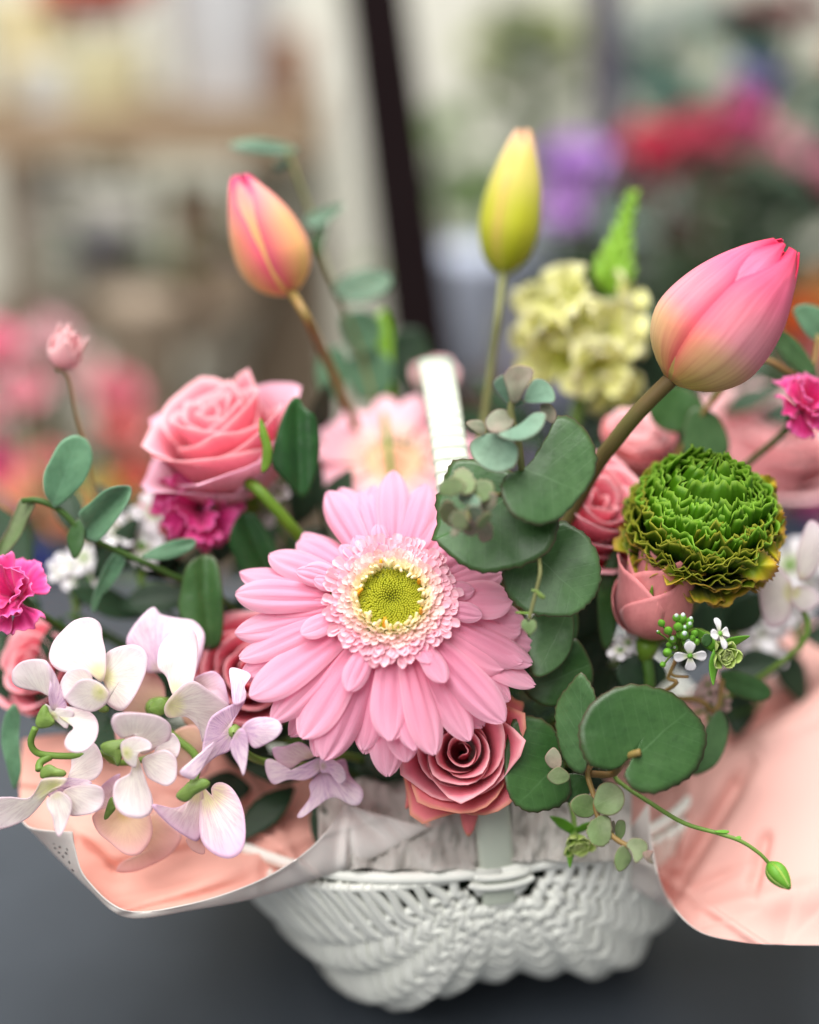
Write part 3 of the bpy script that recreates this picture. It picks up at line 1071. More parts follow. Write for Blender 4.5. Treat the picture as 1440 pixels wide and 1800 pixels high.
def sepals(root, C, axis, RR, k, mat, L=1.2, droop=.5, seed=2):
    rs = random.Random(seed)
    A = axis.orthogonal().normalized()
    B = axis.cross(A)
    for i in range(k):
        a = 2 * PI * i / k + rs.uniform(-.2, .2)
        rad = A * math.cos(a) + B * math.sin(a)
        y = rad * math.cos(R(20)) + axis * droop
        g = petal(RR * L, RR * .34, [(0, 1), (.3, .95), (.6, .6), (.85, .3), (1, .03)], 4, 10, bend=.9, cup=.3, seed=i)
        obj('sepal', g, mat, root, frame(C + rad * RR * .08, y, axis.lerp(-rad, .5)), .0004)
    hip = lathe([(.0004, -.42 * RR), (RR * .14, -.36 * RR), (RR * .22, -.16 * RR), (RR * .25, .02 * RR), (RR * .1, .1 * RR)], 14)
    obj('rose_hip', xform(hip, frame(C, A, axis)), mat, root)


M['sepal'] = plain('sepal_green', S(96, 128, 34), .5, 100, .5, c2=S(70, 104, 30))
# coral rose tucked under the gerbera
RC = P(810, 1318, .452)
ra = CV(-.06, .22, .97)
r1 = thing('rose', 'coral pink rose with spiral petals tucked below the big gerbera', 'flower', RC, 'roses')
rose(r1, RC - ra * .011, ra, .0265, 21, M['rose_c'], M['rose_c_out'], .72, 11, tipf=.22, height=.9)
CQ = (660, 1190, 4.8)
for pts, dd, mt, bl in [
    ([(1090, 130), (1180, 190), (1250, 215), (1240, 290), (1195, 350), (1180, 480), (1130, 620), (1070, 750), (1000, 840), (930, 850), (900, 700), (980, 500), (1000, 300)], .466, 'rose_c_out', .004),
    ([(1040, 820), (1030, 900), (960, 1010), (880, 1120), (850, 1180), (820, 1120), (900, 980), (980, 860)], .469, 'rose_c_out', .002),
    ([(680, 1040), (780, 1000), (890, 1040), (865, 1170), (825, 1300), (780, 1345), (738, 1265), (715, 1160)], .468, 'rose_c_out', .002),
    ([(205, 690), (320, 720), (440, 960), (380, 1040), (300, 1085), (255, 1110), (262, 1000), (245, 860)], .468, 'rose_c_out', .002),
]:
    patch('petal', cr(*CQ, pts), dd, M['rose_c_patch'], r1, base=cr(*CQ, [(800, 900)])[0], bulge=bl, curl=.002)
sepals(r1, RC - ra * .0275, ra, .0185, 5, M['sepal'], .8, .1)
flower_stem(r1, RC - ra * .032, ra, .0022, M['stem_d'])

# big salmon rose at upper left
R2 = P(390, 770, .505)
r2a = CV(-.24, .72, .50)
r2 = thing('rose', 'large open salmon pink rose at upper left above the magenta filler', 'flower', R2, 'roses')
rose(r2, R2 - r2a * .004, r2a, .0340, 22, M['rose_s'], M['rose_s_out'], .68, 5, tipf=.2, height=.95)
sepals(r2, R2 - r2a * .0245, r2a, .0245, 5, M['sepal'], 1.1, .35, 4)
stem(r2, [R2 - r2a * .028, P(440, 850, .49), P(490, 900, .488), P(540, 960, .495), P(600, 1040, .51), FOAM + Vector((-.01, 0, .03))], .0021, M['sepal'])
patch('leaf', cr(200, 600, 3.6, [(1160, 350), (1210, 420), (1280, 480), (1303, 620), (1290, 800), (1230, 960), (1180, 990), (1100, 900), (1000, 780), (1015, 650), (1060, 500), (1110, 390)]),
      .486, M['rl'], r2, base=(528, 875), tilt=(.004, .0), bulge=.004, fold=.003)
patch('leaf', cr(200, 600, 3.6, [(735, 1300), (760, 1150), (820, 1090), (890, 1090), (960, 1180), (1040, 1330), (1010, 1450), (860, 1500)]), .497, M['rl'], r2, base=(470, 1000), tilt=(.004, .0), bulge=.003, fold=.002)
patch('leaf', [(458, 735), (470, 760), (478, 790), (474, 820), (460, 830), (462, 790), (456, 760)], .478, M['sepal'], r2, base=(464, 830), bulge=.001)

# dusty rose bud below the ranunculus
R3 = P(1148, 1068, .474)
r3a = CV(.1, .95, .25)
r3 = thing('rose', 'closed dusty pink rose bud below the green ranunculus', 'flower', R3, 'roses')
rose(r3, R3 + r3a * .001, r3a, .0205, 12, M['rose_d'], M['rose_d'], .12, 21, height=1.25, tipf=.15)
sepals(r3, R3 - r3a * .013, r3a, .016, 5, M['sepal'], 1.7, .8, 7)
flower_stem(r3, R3 - r3a * .018, r3a, .002, M['stem_d'])
# the ones glimpsed between the other flowers
for (px, py, d, ax, rr, mi, mo, op, lab, sd) in [
    (85, 1185, .510, (-.3, .4, .85), .0170, 'rose_c', 'rose_c', .5, 'coral rose half hidden behind the white sweet peas at far left', 31),
    (440, 1190, .502, (.1, .3, .95), .0210, 'rose_c', 'rose_c', .55, 'coral pink rose between the lilac sweet pea and the gerbera', 32),
    (1035, 915, .500, (.2, .5, .8), .0220, 'rose_s', 'rose_s', .5, 'salmon pink rose behind the round eucalyptus leaves', 33),
    (1340, 800, .62, (.1, .7, .6), .0300, 'rose_p', 'rose_p', .7, 'blurred pale pink rose behind the green ranunculus', 34),
    (762, 672, .60, (.0, .6, .7), .0100, 'rose_p', 'rose_p', .5, 'small pale pink rose just left of the basket handle', 35),
    (290, 935, .535, (-.1, .6, .7), .0130, 'rose_c', 'rose_s', .5, 'coral rose in the shade under the large salmon rose', 36),
    (1120, 790, .530, (.0, .7, .6), .0150, 'rose_p', 'rose_d', .4, 'small dusty pink rose behind the tulip stem', 37),
]:
    c = P(px, py, d)
    a = CV(*ax)
    t = thing('rose', lab, 'flower', c, 'roses')
    rose(t, c, a, rr * 1.25, 17, M[mi], M[mo], op, sd)
    sepals(t, c - a * rr * .8, a, rr, 5, M['sepal'], .9, .2, sd)
    flower_stem(t, c - a * rr * .9, a, .002, M['stem_d'])

# small pink bud on a long thin stem, far left
bt = P(112, 625, .50)
ba = CV(.35, .75, .3)
b1 = thing('rosebud', 'tiny pale pink rosebud on a thin stem at far left', 'flower', bt)
rose(b1, bt, ba, .0085, 9, M['rose_p'], M['rose_p'], .15, 41, height=1.5, tipf=.3)
sepals(b1, bt - ba * .004, ba, .006, 5, M['sepal'], 1.4, .7, 3)
stem(b1, [bt - ba * .005, P(122, 670, .502), P(150, 780, .51), P(230, 950, .52), FOAM + Vector((-.02, 0, .03))], .0006, M['stem_b'], n=24)


# ================================================================== tulips
def tulip(root, base, axis, L, W, mat, upv, spin=0.0, opening=0.0, seed=0, front_split=0.0, inner_L=1.0):
    axis = axis.normalized()
    A = (upv - axis * upv.dot(axis)).normalized()
    B = axis.cross(A)
    xf = Matrix((A, B, axis)).transposed().to_4x4()
    xf.translation = base
    rs = random.Random(seed)
    tab = []

    def rad(v):
        # bud profile: full below the middle, closing to the tip
        pts = [(0, .14), (.05, .46), (.13, .76), (.26, .97), (.40, 1.0), (.58, .90), (.76, .68), (.90, .44), (1, .22)]
        if not tab:
            tab.extend(cat(pts, 80))
        for (a, b), (c, e) in zip(tab, tab[1:]):
            if v <= c:
                return (b + (e - b) * (v - a) / max(1e-6, c - a)) * W / 2
        return tab[-1][1] * W / 2
    for ring in (1, 0):                       # inner whorl, then outer whorl
        for k in range(3):
            th = spin + 2 * PI * k / 3 + (PI / 3 if ring else 0) + rs.uniform(-.06, .06)
            LL = L * (1.0 if ring == 0 else inner_L) * rs.uniform(.97, 1.02)

            def fn(u, t, th=th, ring=ring, LL=LL, k=k):
                s = 2 * u - 1
                v = 1 - (1 - t) ** 1.25
                wv = 1.0 if v < .58 else 1.0 - .84 * ((v - .58) / .42) ** 1.8
                half = R(66 if ring == 0 else 60) * (wv if v > .35 else 1)
                r = rad(v) * (1.0 if ring == 0 else .93)
                r *= 1 + .10 * opening * v * v
                r += W * .018 * (1 - abs(s)) * (ring == 0)                 # a soft middle ridge
                r -= W * .030 * math.exp(-(s / .10) ** 2) * (v < .85) * .35
                r += W * .010 * nz(s * 2 + seed, v * 3, k)
                r -= W * .075 * abs(s) ** 5 * (1 if ring == 0 else 0)
                a = th + s * half
                return r * math.cos(a), r * math.sin(a), LL * v
            obj('petal', grid(24, 32, fn), mat, root, xf, .0005)
    return xf


T1B = P(1184, 664, .456)
T1T = P(1372, 447, .446)
t1a = (T1T - T1B).normalized()
t1 = thing('tulip', 'large pink and cream tulip leaning right at the right edge', 'flower', T1B, 'tulips')
TL = (T1T - T1B).length
tulip(t1, T1B - t1a * .001, t1a, TL * 1.07, .0375, M['tul_r'], CV(0, 0, 1), R(36), .6, 3, inner_L=1.03)
stem(t1, [T1B + t1a * .002, P(1130, 716, .461), P(1085, 770, .468), P(1030, 850, .48), P(900, 1100, .50), FOAM + Vector((.01, .0, .03))], .0027, M['stem_td'], n=26)

T2B = P(512, 516, .512)
T2T = P(420, 308, .506)
t2a = (T2T - T2B).normalized()
t2 = thing('tulip', 'peach tulip with magenta petal edges at upper left', 'flower', T2B, 'tulips')
tulip(t2, T2B, t2a, (T2T - T2B).length, .0262, M['tul_l'], CV(.15, 0, 1), R(38), 0, 9)
stem(t2, [T2B + t2a * .002, P(540, 560, .498), P(570, 622, .530), P(600, 690, .545), P(625, 750, .560), P(660, 900, .56), FOAM + Vector((0, .01, .03))], .0019, M['stem_b'], n=26)

T3B = P(884, 482, .535)
T3T = P(922, 232, .532)
t3a = (T3T - T3B).normalized()
t3 = thing('tulip', 'slim yellow green tulip bud standing upright in the middle', 'flower', T3B, 'tulips')
tulip(t3, T3B, t3a, (T3T - T3B).length, .0228, M['tul_y'], CV(.35, 0, 1), R(14), 0, 12)
stem(t3, [T3B + t3a * .002, P(876, 550, .517), P(864, 640, .52), P(852, 730, .522), P(830, 900, .525), FOAM + Vector((.01, .02, .03))], .0015, M['stem_g'], n=26)

# ================================================================== green ranunculus
RNC = P(1233, 925, .474)
RNA = CV(.04, .74, .62)
rn = thing('ranunculus', 'ruffled green ranunculus with yellow brown outer petals at right', 'flower', RNC)
A_ = UP.cross(RNA).normalized()
B_ = RNA.cross(A_)
rxf = Matrix((A_, B_, RNA)).transposed().to_4x4()
rxf.translation = RNC
RRN = .0246
rs = random.Random(4)
layers = [(al, 3 + int(9 * math.sin(R(al))), 0) for al in (3, 9, 15, 21, 27, 32, 37, 42, 47, 52, 57, 62, 67, 72, 77, 82, 87, 93, 100, 108)]
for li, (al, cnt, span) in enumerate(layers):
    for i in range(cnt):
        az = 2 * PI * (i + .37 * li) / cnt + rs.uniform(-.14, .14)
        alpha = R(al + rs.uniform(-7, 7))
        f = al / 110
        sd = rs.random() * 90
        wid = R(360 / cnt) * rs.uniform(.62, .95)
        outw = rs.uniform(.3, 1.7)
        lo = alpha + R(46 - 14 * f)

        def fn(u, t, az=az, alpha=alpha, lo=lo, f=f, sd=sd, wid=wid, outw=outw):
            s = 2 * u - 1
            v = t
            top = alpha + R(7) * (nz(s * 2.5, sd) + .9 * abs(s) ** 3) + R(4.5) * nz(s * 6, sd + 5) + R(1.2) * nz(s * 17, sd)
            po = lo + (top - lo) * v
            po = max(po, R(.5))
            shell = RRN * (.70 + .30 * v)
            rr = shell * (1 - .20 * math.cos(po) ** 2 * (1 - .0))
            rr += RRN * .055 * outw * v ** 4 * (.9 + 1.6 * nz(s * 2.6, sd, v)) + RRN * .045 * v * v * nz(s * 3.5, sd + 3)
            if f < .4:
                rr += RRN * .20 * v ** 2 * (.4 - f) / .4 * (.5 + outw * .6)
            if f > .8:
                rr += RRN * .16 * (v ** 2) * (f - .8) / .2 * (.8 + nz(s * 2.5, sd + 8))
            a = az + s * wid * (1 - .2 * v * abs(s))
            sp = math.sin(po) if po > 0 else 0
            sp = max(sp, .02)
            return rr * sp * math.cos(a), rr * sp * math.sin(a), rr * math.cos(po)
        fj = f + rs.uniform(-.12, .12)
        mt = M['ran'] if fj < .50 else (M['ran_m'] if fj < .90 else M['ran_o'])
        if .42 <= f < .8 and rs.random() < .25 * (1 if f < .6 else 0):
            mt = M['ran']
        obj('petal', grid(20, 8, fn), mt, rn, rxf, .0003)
core = lathe([(.0002, .66 * RRN), (.4 * RRN, .60 * RRN), (.66 * RRN, .40 * RRN), (.80 * RRN, 0), (.6 * RRN, -.5 * RRN), (.1 * RRN, -.8 * RRN)], 20)
obj('core', xform(core, rxf), M['stem_d'], rn)
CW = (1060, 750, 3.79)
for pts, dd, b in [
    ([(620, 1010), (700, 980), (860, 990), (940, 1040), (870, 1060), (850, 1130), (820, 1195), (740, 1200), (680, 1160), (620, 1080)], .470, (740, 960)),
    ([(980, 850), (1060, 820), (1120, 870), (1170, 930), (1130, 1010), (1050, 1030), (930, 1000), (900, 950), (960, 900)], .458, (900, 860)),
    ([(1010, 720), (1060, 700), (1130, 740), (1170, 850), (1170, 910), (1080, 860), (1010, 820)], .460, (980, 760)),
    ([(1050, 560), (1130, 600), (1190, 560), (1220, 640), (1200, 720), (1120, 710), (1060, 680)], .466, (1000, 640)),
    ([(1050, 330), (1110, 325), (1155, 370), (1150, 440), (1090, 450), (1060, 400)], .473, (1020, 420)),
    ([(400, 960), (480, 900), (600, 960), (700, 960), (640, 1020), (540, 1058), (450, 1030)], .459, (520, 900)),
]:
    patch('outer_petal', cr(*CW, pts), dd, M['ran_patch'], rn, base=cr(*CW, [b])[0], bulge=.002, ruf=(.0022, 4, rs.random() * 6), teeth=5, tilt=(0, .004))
flower_stem(rn, RNC - RNA * .022, RNA, .0028, M['stem_d'])


# ================================================================== carnations
def carnation(root, C, axis, RR, n, mat, seed):
    rs = random.Random(seed)
    A = axis.orthogonal().normalized()
    B = axis.cross(A)
    for i in range(n):
        f = (i + .5) / n
        a = i * 2.39996
        el = R(80 - 75 * f + rs.uniform(-8, 8))
        rad = A * math.cos(a) + B * math.sin(a)
        y = rad * math.cos(el) + axis * math.sin(el)
        g = petal(RR * rs.uniform(.85, 1.1), RR * .95, [(0, .12), (.35, .3), (.7, .8), (.9, 1), (1, .92)], 14, 9, bend=-.5 * f, cup=.1, ruffle=.30, jag=.10, seed=rs.random() * 30)
        obj('petal', g, mat, root, frame(C + rad * RR * .06, y, axis - rad * .2), .0003)
    cx = lathe([(.001, -.75 * RR), (RR * .17, -.7 * RR), (RR * .22, -.2 * RR), (RR * .26, .1 * RR)], 12)
    obj('calyx', xform(cx, frame(C, A, axis)), M['stem_d'], root)


for (px, py, d, ax, rr, lab, sd) in [
    (18, 1045, .462, (-.2, .35, .9), .0130, 'bright magenta carnation at the far left edge', 1),
    (1420, 708, .485, (.3, .5, .8), .0115, 'bright magenta carnation at the far right edge', 2),
    (350, 895, .502, (.1, -.1, .95), .0150, 'magenta carnation under the large salmon rose', 3),
]:
    c = P(px, py, d)
    a = CV(*ax)
    t = thing('carnation', lab, 'flower', c, 'carnations')
    carnation(t, c - a * .004, a, rr, 13, M['carn'], sd)
    flower_stem(t, c - a * rr, a, .0013, M['stem_d'])

# ================================================================== sweet peas
K1 = (0, 1060, 3.6)
K2 = (200, 1040, 3.13)


def bloom(root, crop, base, d, petals, calyx=None, name='bloom'):
    """one bloom: the calyx is the part, its petals hang from it"""
    bp = cr(*crop, [base])[0]
    if calyx:
        cxm = [sum(q[i] for q in calyx[0]) / len(calyx[0]) for i in (0, 1)]
        pr = patch('bloom', cr(*crop, [(cxm[0] + (q[0] - cxm[0]) * .74, cxm[1] + (q[1] - cxm[1]) * .74) for q in calyx[0]]), d + calyx[1], M['calyx'], root, base=cr(*crop, [calyx[0][0]])[0], bulge=.003, thick=.0016, rings=5, n=30, bcap=.25)
    else:
        pr = obj('bloom', xform(lathe([(.0003, .003), (.002, .002), (.0026, 0), (.002, -.004), (.0006, -.007)], 10), frame(P(bp[0], bp[1], d + .004), UP, CV(.1, .2, 1))), M['calyx'], root)
    for p in petals:
        pts, dd, mt = p[0], p[1], p[2]
        kw = dict(p[3]) if len(p) > 3 else {}
        b = kw.pop('b', None)
        patch('petal', cr(*crop, pts), d + dd, M[mt], pr, base=cr(*crop, [b])[0] if b else bp, pea=True, **kw)
    return pr


s1 = thing('sweet_pea', 'white sweet pea stem with several blooms in front at lower left', 'flower', P(130, 1320, .45), 'sweet peas')
# A, top
bloom(s1, K1, (655, 480), .452, [
    ([(560, 90), (620, 115), (645, 160), (650, 220), (668, 300), (672, 380), (668, 450), (640, 500), (560, 450), (420, 440), (355, 415), (318, 370), (312, 320), (340, 240), (400, 170), (470, 110)],
     .002, 'pea_w', dict(tilt=(.004, -.006), bulge=.0035, curl=.002, ruf=(.0008, 3, 1))),
    ([(668, 325), (740, 280), (840, 262), (900, 285), (932, 340), (925, 430), (880, 540), (820, 640), (770, 682), (720, 670), (675, 630), (690, 580), (650, 480), (660, 400)],
     .002, 'pea_w', dict(tilt=(-.008, -.004), bulge=.003, curl=.003, ruf=(.0009, 3, 2))),
    ([(380, 520), (420, 440), (480, 412), (540, 415), (578, 450), (582, 500), (520, 530), (440, 595), (405, 605)], -.005, 'pea_w', dict(bulge=.003, curl=.002, b=(600, 560))),
    ([(415, 595), (450, 545), (500, 490), (570, 480), (640, 510), (688, 565), (685, 620), (640, 665), (580, 688), (500, 670), (440, 640)], -.008, 'pea_w', dict(bulge=.004, curl=.003, b=(640, 560), tilt=(-.002, .004))),
], ([(610, 665), (650, 640), (700, 660), (690, 685), (640, 688)], .004))
# B, left
bB = bloom(s1, K1, (330, 680), .446, [
    ([(75, 460), (85, 420), (130, 375), (200, 355), (280, 360), (312, 400), (330, 500), (322, 588), (250, 560), (180, 548), (110, 530), (80, 500)], .002, 'pea_w', dict(tilt=(-.010, .004), bulge=.003, curl=.0015)),
    ([(300, 380), (345, 440), (385, 540), (425, 655), (380, 680), (325, 672), (308, 590), (318, 480)], -.001, 'pea_l', dict(tilt=(.012, 0), bulge=.001, b=(340, 690))),
    ([(400, 655), (500, 668), (570, 690), (612, 735), (625, 800), (605, 870), (550, 930), (485, 948), (430, 930), (408, 885), (430, 830), (466, 790), (430, 755), (370, 715)], -.002, 'pea_w',
     dict(tilt=(.004, -.010), bulge=.003, curl=.003, b=(370, 730), ctr=cr(*K1, [(510, 810)])[0])),
    ([(285, 640), (330, 660), (420, 670), (470, 700), (440, 750), (420, 795), (350, 740), (290, 700)], -.0005, 'pea_w', dict(bulge=.002, b=(330, 720))),
], ([(215, 760), (240, 690), (285, 615), (305, 660), (340, 720), (365, 760), (330, 790), (250, 805), (225, 795)], -.001))
# C, centre
bloom(s1, K1, (840, 930), .443, [
    ([(705, 745), (730, 705), (800, 692), (900, 697), (1000, 715), (1070, 760), (1086, 820), (1050, 890), (970, 930), (900, 955), (850, 900), (850, 832), (780, 855), (730, 820), (710, 780)], 0, 'pea_w',
     dict(tilt=(.006, .010), bulge=.004, curl=.0025, ctr=cr(*K1, [(930, 810)])[0])),
    ([(850, 930), (880, 990), (905, 1060), (935, 1150), (965, 1230), (965, 1310), (920, 1355), (860, 1362), (780, 1340), (730, 1280), (715, 1200), (735, 1130), (800, 1090), (832, 1060), (835, 990)], -.001, 'pea_w',
     dict(tilt=(.010, -.006), bulge=.0035, curl=.002)),
    ([(1080, 825), (1120, 850), (1142, 900), (1130, 960), (1105, 985), (1050, 950), (980, 950), (1000, 900)], .004, 'pea_w', dict(bulge=.003, curl=.002)),
    ([(900, 990), (980, 945), (1050, 930), (1110, 975), (1122, 1050), (1110, 1120), (1060, 1158), (1000, 1140), (930, 1095)], .002, 'pea_w', dict(bulge=.004, curl=.003)),
    ([(770, 880), (850, 845), (940, 870), (960, 920), (880, 950), (860, 1040), (800, 1010), (770, 950)], -.0025, 'pea_w', dict(bulge=.002, b=(800, 950))),
], ([(612, 890), (680, 860), (760, 850), (830, 842), (800, 870), (770, 920), (780, 970), (760, 1060), (735, 1000), (690, 970), (640, 950)], .001))
# D, lower left, seen from the side
bloom(s1, K1, (340, 1150), .448, [
    ([(-40, 1250), (60, 1228), (178, 1236), (240, 1170), (275, 1112), (420, 1108), (400, 1150), (330, 1180), (290, 1235), (230, 1310), (160, 1372), (50, 1420), (-50, 1425)], 0, 'pea_w',
     dict(tilt=(-.006, .010), bulge=.002, curl=.001, ctr=cr(*K1, [(180, 1280)])[0])),
    ([(460, 960), (540, 905), (595, 885), (635, 940), (652, 1010), (640, 1070), (590, 1120), (500, 1132), (430, 1115), (450, 1040)], .003, 'pea_w', dict(tilt=(0, -.008), bulge=.003, curl=.002)),
    ([(400, 1190), (480, 1155), (570, 1145), (640, 1165), (662, 1215), (650, 1280), (600, 1325), (520, 1345), (440, 1340), (415, 1260)], -.002, 'pea_w', dict(bulge=.004, curl=.003)),
    ([(300, 1240), (370, 1190), (440, 1230), (458, 1290), (430, 1380), (400, 1450), (370, 1480), (345, 1430), (330, 1350), (300, 1290)], -.005, 'pea_w', dict(bulge=.004, curl=.003, tilt=(0, -.003))),
    ([(260, 1120), (420, 1105), (570, 1125), (560, 1160), (470, 1165), (400, 1200), (320, 1230), (290, 1190)], .0, 'pea_l', dict(bulge=.001)),
], ([(240, 1110), (245, 1050), (300, 1015), (370, 1050), (448, 1072), (420, 1098), (320, 1098)], -.002))
# E, hanging below
bloom(s1, K1, (800, 1340), .456, [
    ([(740, 1700), (770, 1640), (880, 1590), (960, 1330), (1060, 1380), (1145, 1460), (1135, 1520), (1080, 1590), (980, 1650), (850, 1700)], .012, 'pea_f', dict(bulge=.003, curl=.001)),
    ([(585, 1370), (600, 1330), (660, 1300), (740, 1290), (830, 1350), (930, 1325), (960, 1380), (966, 1460), (930, 1540), (880, 1590), (820, 1598), (760, 1570), (690, 1510), (620, 1450)], 0, 'pea_f',
     dict(tilt=(0, -.008), bulge=.004, curl=.002, b=(790, 1330))),
    ([(590, 1300), (640, 1160), (760, 1080), (720, 1200), (700, 1290), (650, 1320)], .006, 'pea_p', dict(bulge=.002)),
], ([(655, 1385), (680, 1290), (715, 1200), (728, 1280), (730, 1300), (690, 1350)], -.003))
K1S = [P(*p, d) for p, d in zip(cr(*K1, [(225, 790), (196, 870), (215, 930), (280, 960), (460, 968), (640, 950), (820, 1010)]), (.447, .448, .449, .45, .452, .456, .466))]
stem(s1, K1S + [P(420, 1300, .49), FOAM + Vector((-.01, 0, .03))], .0011, M['stem'], n=40)
stem(s1, [P(*cr(*K1, [(250, 1060)])[0], .4475), P(*cr(*K1, [(255, 1010)])[0], .449), P(*cr(*K1, [(320, 970)])[0], .4505)], .0013, M['stem'], 'stalk', n=8)

s2 = thing('sweet_pea', 'blush sweet pea stem with tall upper bloom and drooping lower bloom', 'flower', P(330, 1280, .455), 'sweet peas')
# H, behind
bloom(s2, K2, (280, 300), .474, [
    ([(70, 260), (130, 160), (215, 85), (260, 125), (350, 145), (440, 160), (495, 220), (497, 290), (470, 390), (430, 460), (250, 445), (180, 442), (90, 330)], 0, 'pea_l', dict(tilt=(.003, -.004), bulge=.005, curl=.003, b=(240, 440))),
])
# G, upper
bloom(s2, K2, (330, 600), .455, [
    ([(240, 390), (250, 310), (300, 240), (380, 203), (440, 215), (462, 280), (462, 370), (445, 470), (410, 570), (330, 575), (290, 470), (250, 430)], 0, 'pea_w', dict(tilt=(.004, -.008), bulge=.004, curl=.002)),
    ([(430, 490), (520, 540), (640, 630), (570, 680), (520, 760), (490, 830), (470, 760), (400, 690), (300, 692), (280, 630), (350, 540)], -.002, 'pea_w', dict(tilt=(.006, .006), bulge=.003, curl=.002, b=(300, 620))),
    ([(440, 485), (540, 437), (600, 480), (625, 560), (632, 625), (540, 560)], .006, 'pea_p', dict(bulge=.003, curl=.002)),
], ([(185, 650), (220, 590), (270, 570), (312, 605), (305, 660), (260, 690), (200, 675)], -.002))
# F, lower, big banner
bloom(s2, K2, (480, 1060), .447, [
    ([(212, 1172), (330, 1190), (410, 1150), (470, 1050), (500, 1200), (472, 1362), (400, 1350), (290, 1270)], .001, 'pea_p', dict(tilt=(.010, .0), bulge=.002, curl=.001)),
    ([(475, 1060), (510, 1090), (540, 1120), (536, 1085), (560, 1055), (600, 1050), (650, 1080), (695, 1150), (718, 1230), (725, 1330), (712, 1410), (675, 1455), (615, 1468), (545, 1440), (490, 1385), (470, 1300), (475, 1150)], 0, 'pea_p',
     dict(tilt=(-.004, -.008), bulge=.004, curl=.0025, ctr=cr(*K2, [(600, 1270)])[0])),
    ([(400, 1355), (480, 1330), (500, 1440), (430, 1420)], .008, 'pea_f', dict(bulge=.002)),
], ([(318, 1135), (380, 1070), (420, 1035), (520, 1015), (560, 1048), (490, 1090), (440, 1120), (380, 1172)], -.003))
stem(s2, [P(*cr(*K2, [(440, 1050)])[0], .450), P(345, 1330, .462), P(300, 1290, .470), P(262, 1245, .468), P(300, 1235, .475), P(420, 1290, .495), FOAM + Vector((-.01, 0, .03))], .0014, M['stem'], n=32)

for pts_, d_ in [([(215, 1190), (260, 1175), (290, 1210), (280, 1260), (235, 1270), (210, 1235)], .474), ([(300, 1290), (345, 1275), (372, 1310), (360, 1360), (315, 1365), (290, 1330)], .472),
                 ([(205, 1270), (250, 1262), (275, 1300), (250, 1340), (212, 1325)], .478), ([(330, 1215), (372, 1225), (380, 1265), (345, 1285), (318, 1255)], .478)]:
    patch('petal', pts_, d_, M['pea_f'], s2, base=(300, 1280), bulge=.002, pea=True)
s3 = thing('sweet_pea', 'lilac sweet pea stem with two blooms left of the gerbera', 'flower', P(420, 1290, .455), 'sweet peas')
# I
bloom(s3, K2, (660, 770), .446, [
    ([(638, 425), (700, 428), (755, 460), (722, 520), (730, 560), (718, 605), (660, 620), (645, 520)], .004, 'pea_l', dict(tilt=(.004, -.006), bulge=.002)),
    ([(720, 600), (695, 650), (655, 720), (648, 790), (642, 872), (570, 905), (510, 950), (470, 1000), (430, 1035), (360, 990), (470, 930), (492, 830), (520, 720), (560, 670), (650, 620)], .001, 'pea_l',
     dict(tilt=(.010, .0), bulge=.003, curl=.002, ctr=cr(*K2, [(580, 800)])[0])),
    ([(705, 745), (760, 700), (840, 690), (905, 710), (927, 755), (900, 800), (840, 838), (770, 860), (720, 790)], -.004, 'pea_l', dict(bulge=.004, curl=.003, b=(690, 760))),
    ([(690, 755), (725, 770), (740, 830), (735, 920), (715, 1012), (690, 960), (650, 890), (643, 830)], -.006, 'pea_l', dict(bulge=.003, curl=.002)),
])
# J
bloom(s3, K2, (1150, 960), .466, [
    ([(872, 865), (950, 850), (1030, 830), (1110, 900), (1040, 930), (970, 975), (910, 950)], 0, 'pea_p', dict(bulge=.003, curl=.002, tilt=(.0, .006))),
    ([(835, 930), (880, 925), (960, 985), (1060, 960), (1130, 915), (1142, 980), (1060, 1035), (960, 1035), (880, 1060), (840, 1000)], -.002, 'pea_l', dict(bulge=.003, curl=.002)),
    ([(1080, 1050), (1180, 960), (1270, 920), (1300, 1010), (1370, 1090), (1360, 1160), (1310, 1175), (1210, 1130), (1120, 1180), (1040, 1240), (1010, 1230), (1080, 1130)], .001, 'pea_l', dict(bulge=.002, curl=.002, tilt=(0, -.004))),
    ([(1140, 900), (1200, 920), (1260, 960), (1280, 1030), (1240, 1060), (1190, 1000), (1140, 990)], -.003, 'pea_l', dict(bulge=.002)),
])
stem(s3, [P(*cr(*K2, [(665, 780)])[0], .449), P(428, 1320, .46), P(470, 1340, .472), P(560, 1345, .475), P(620, 1330, .49), FOAM + Vector((-.005, -.02, .03))], .0013, M['stem'], n=28)

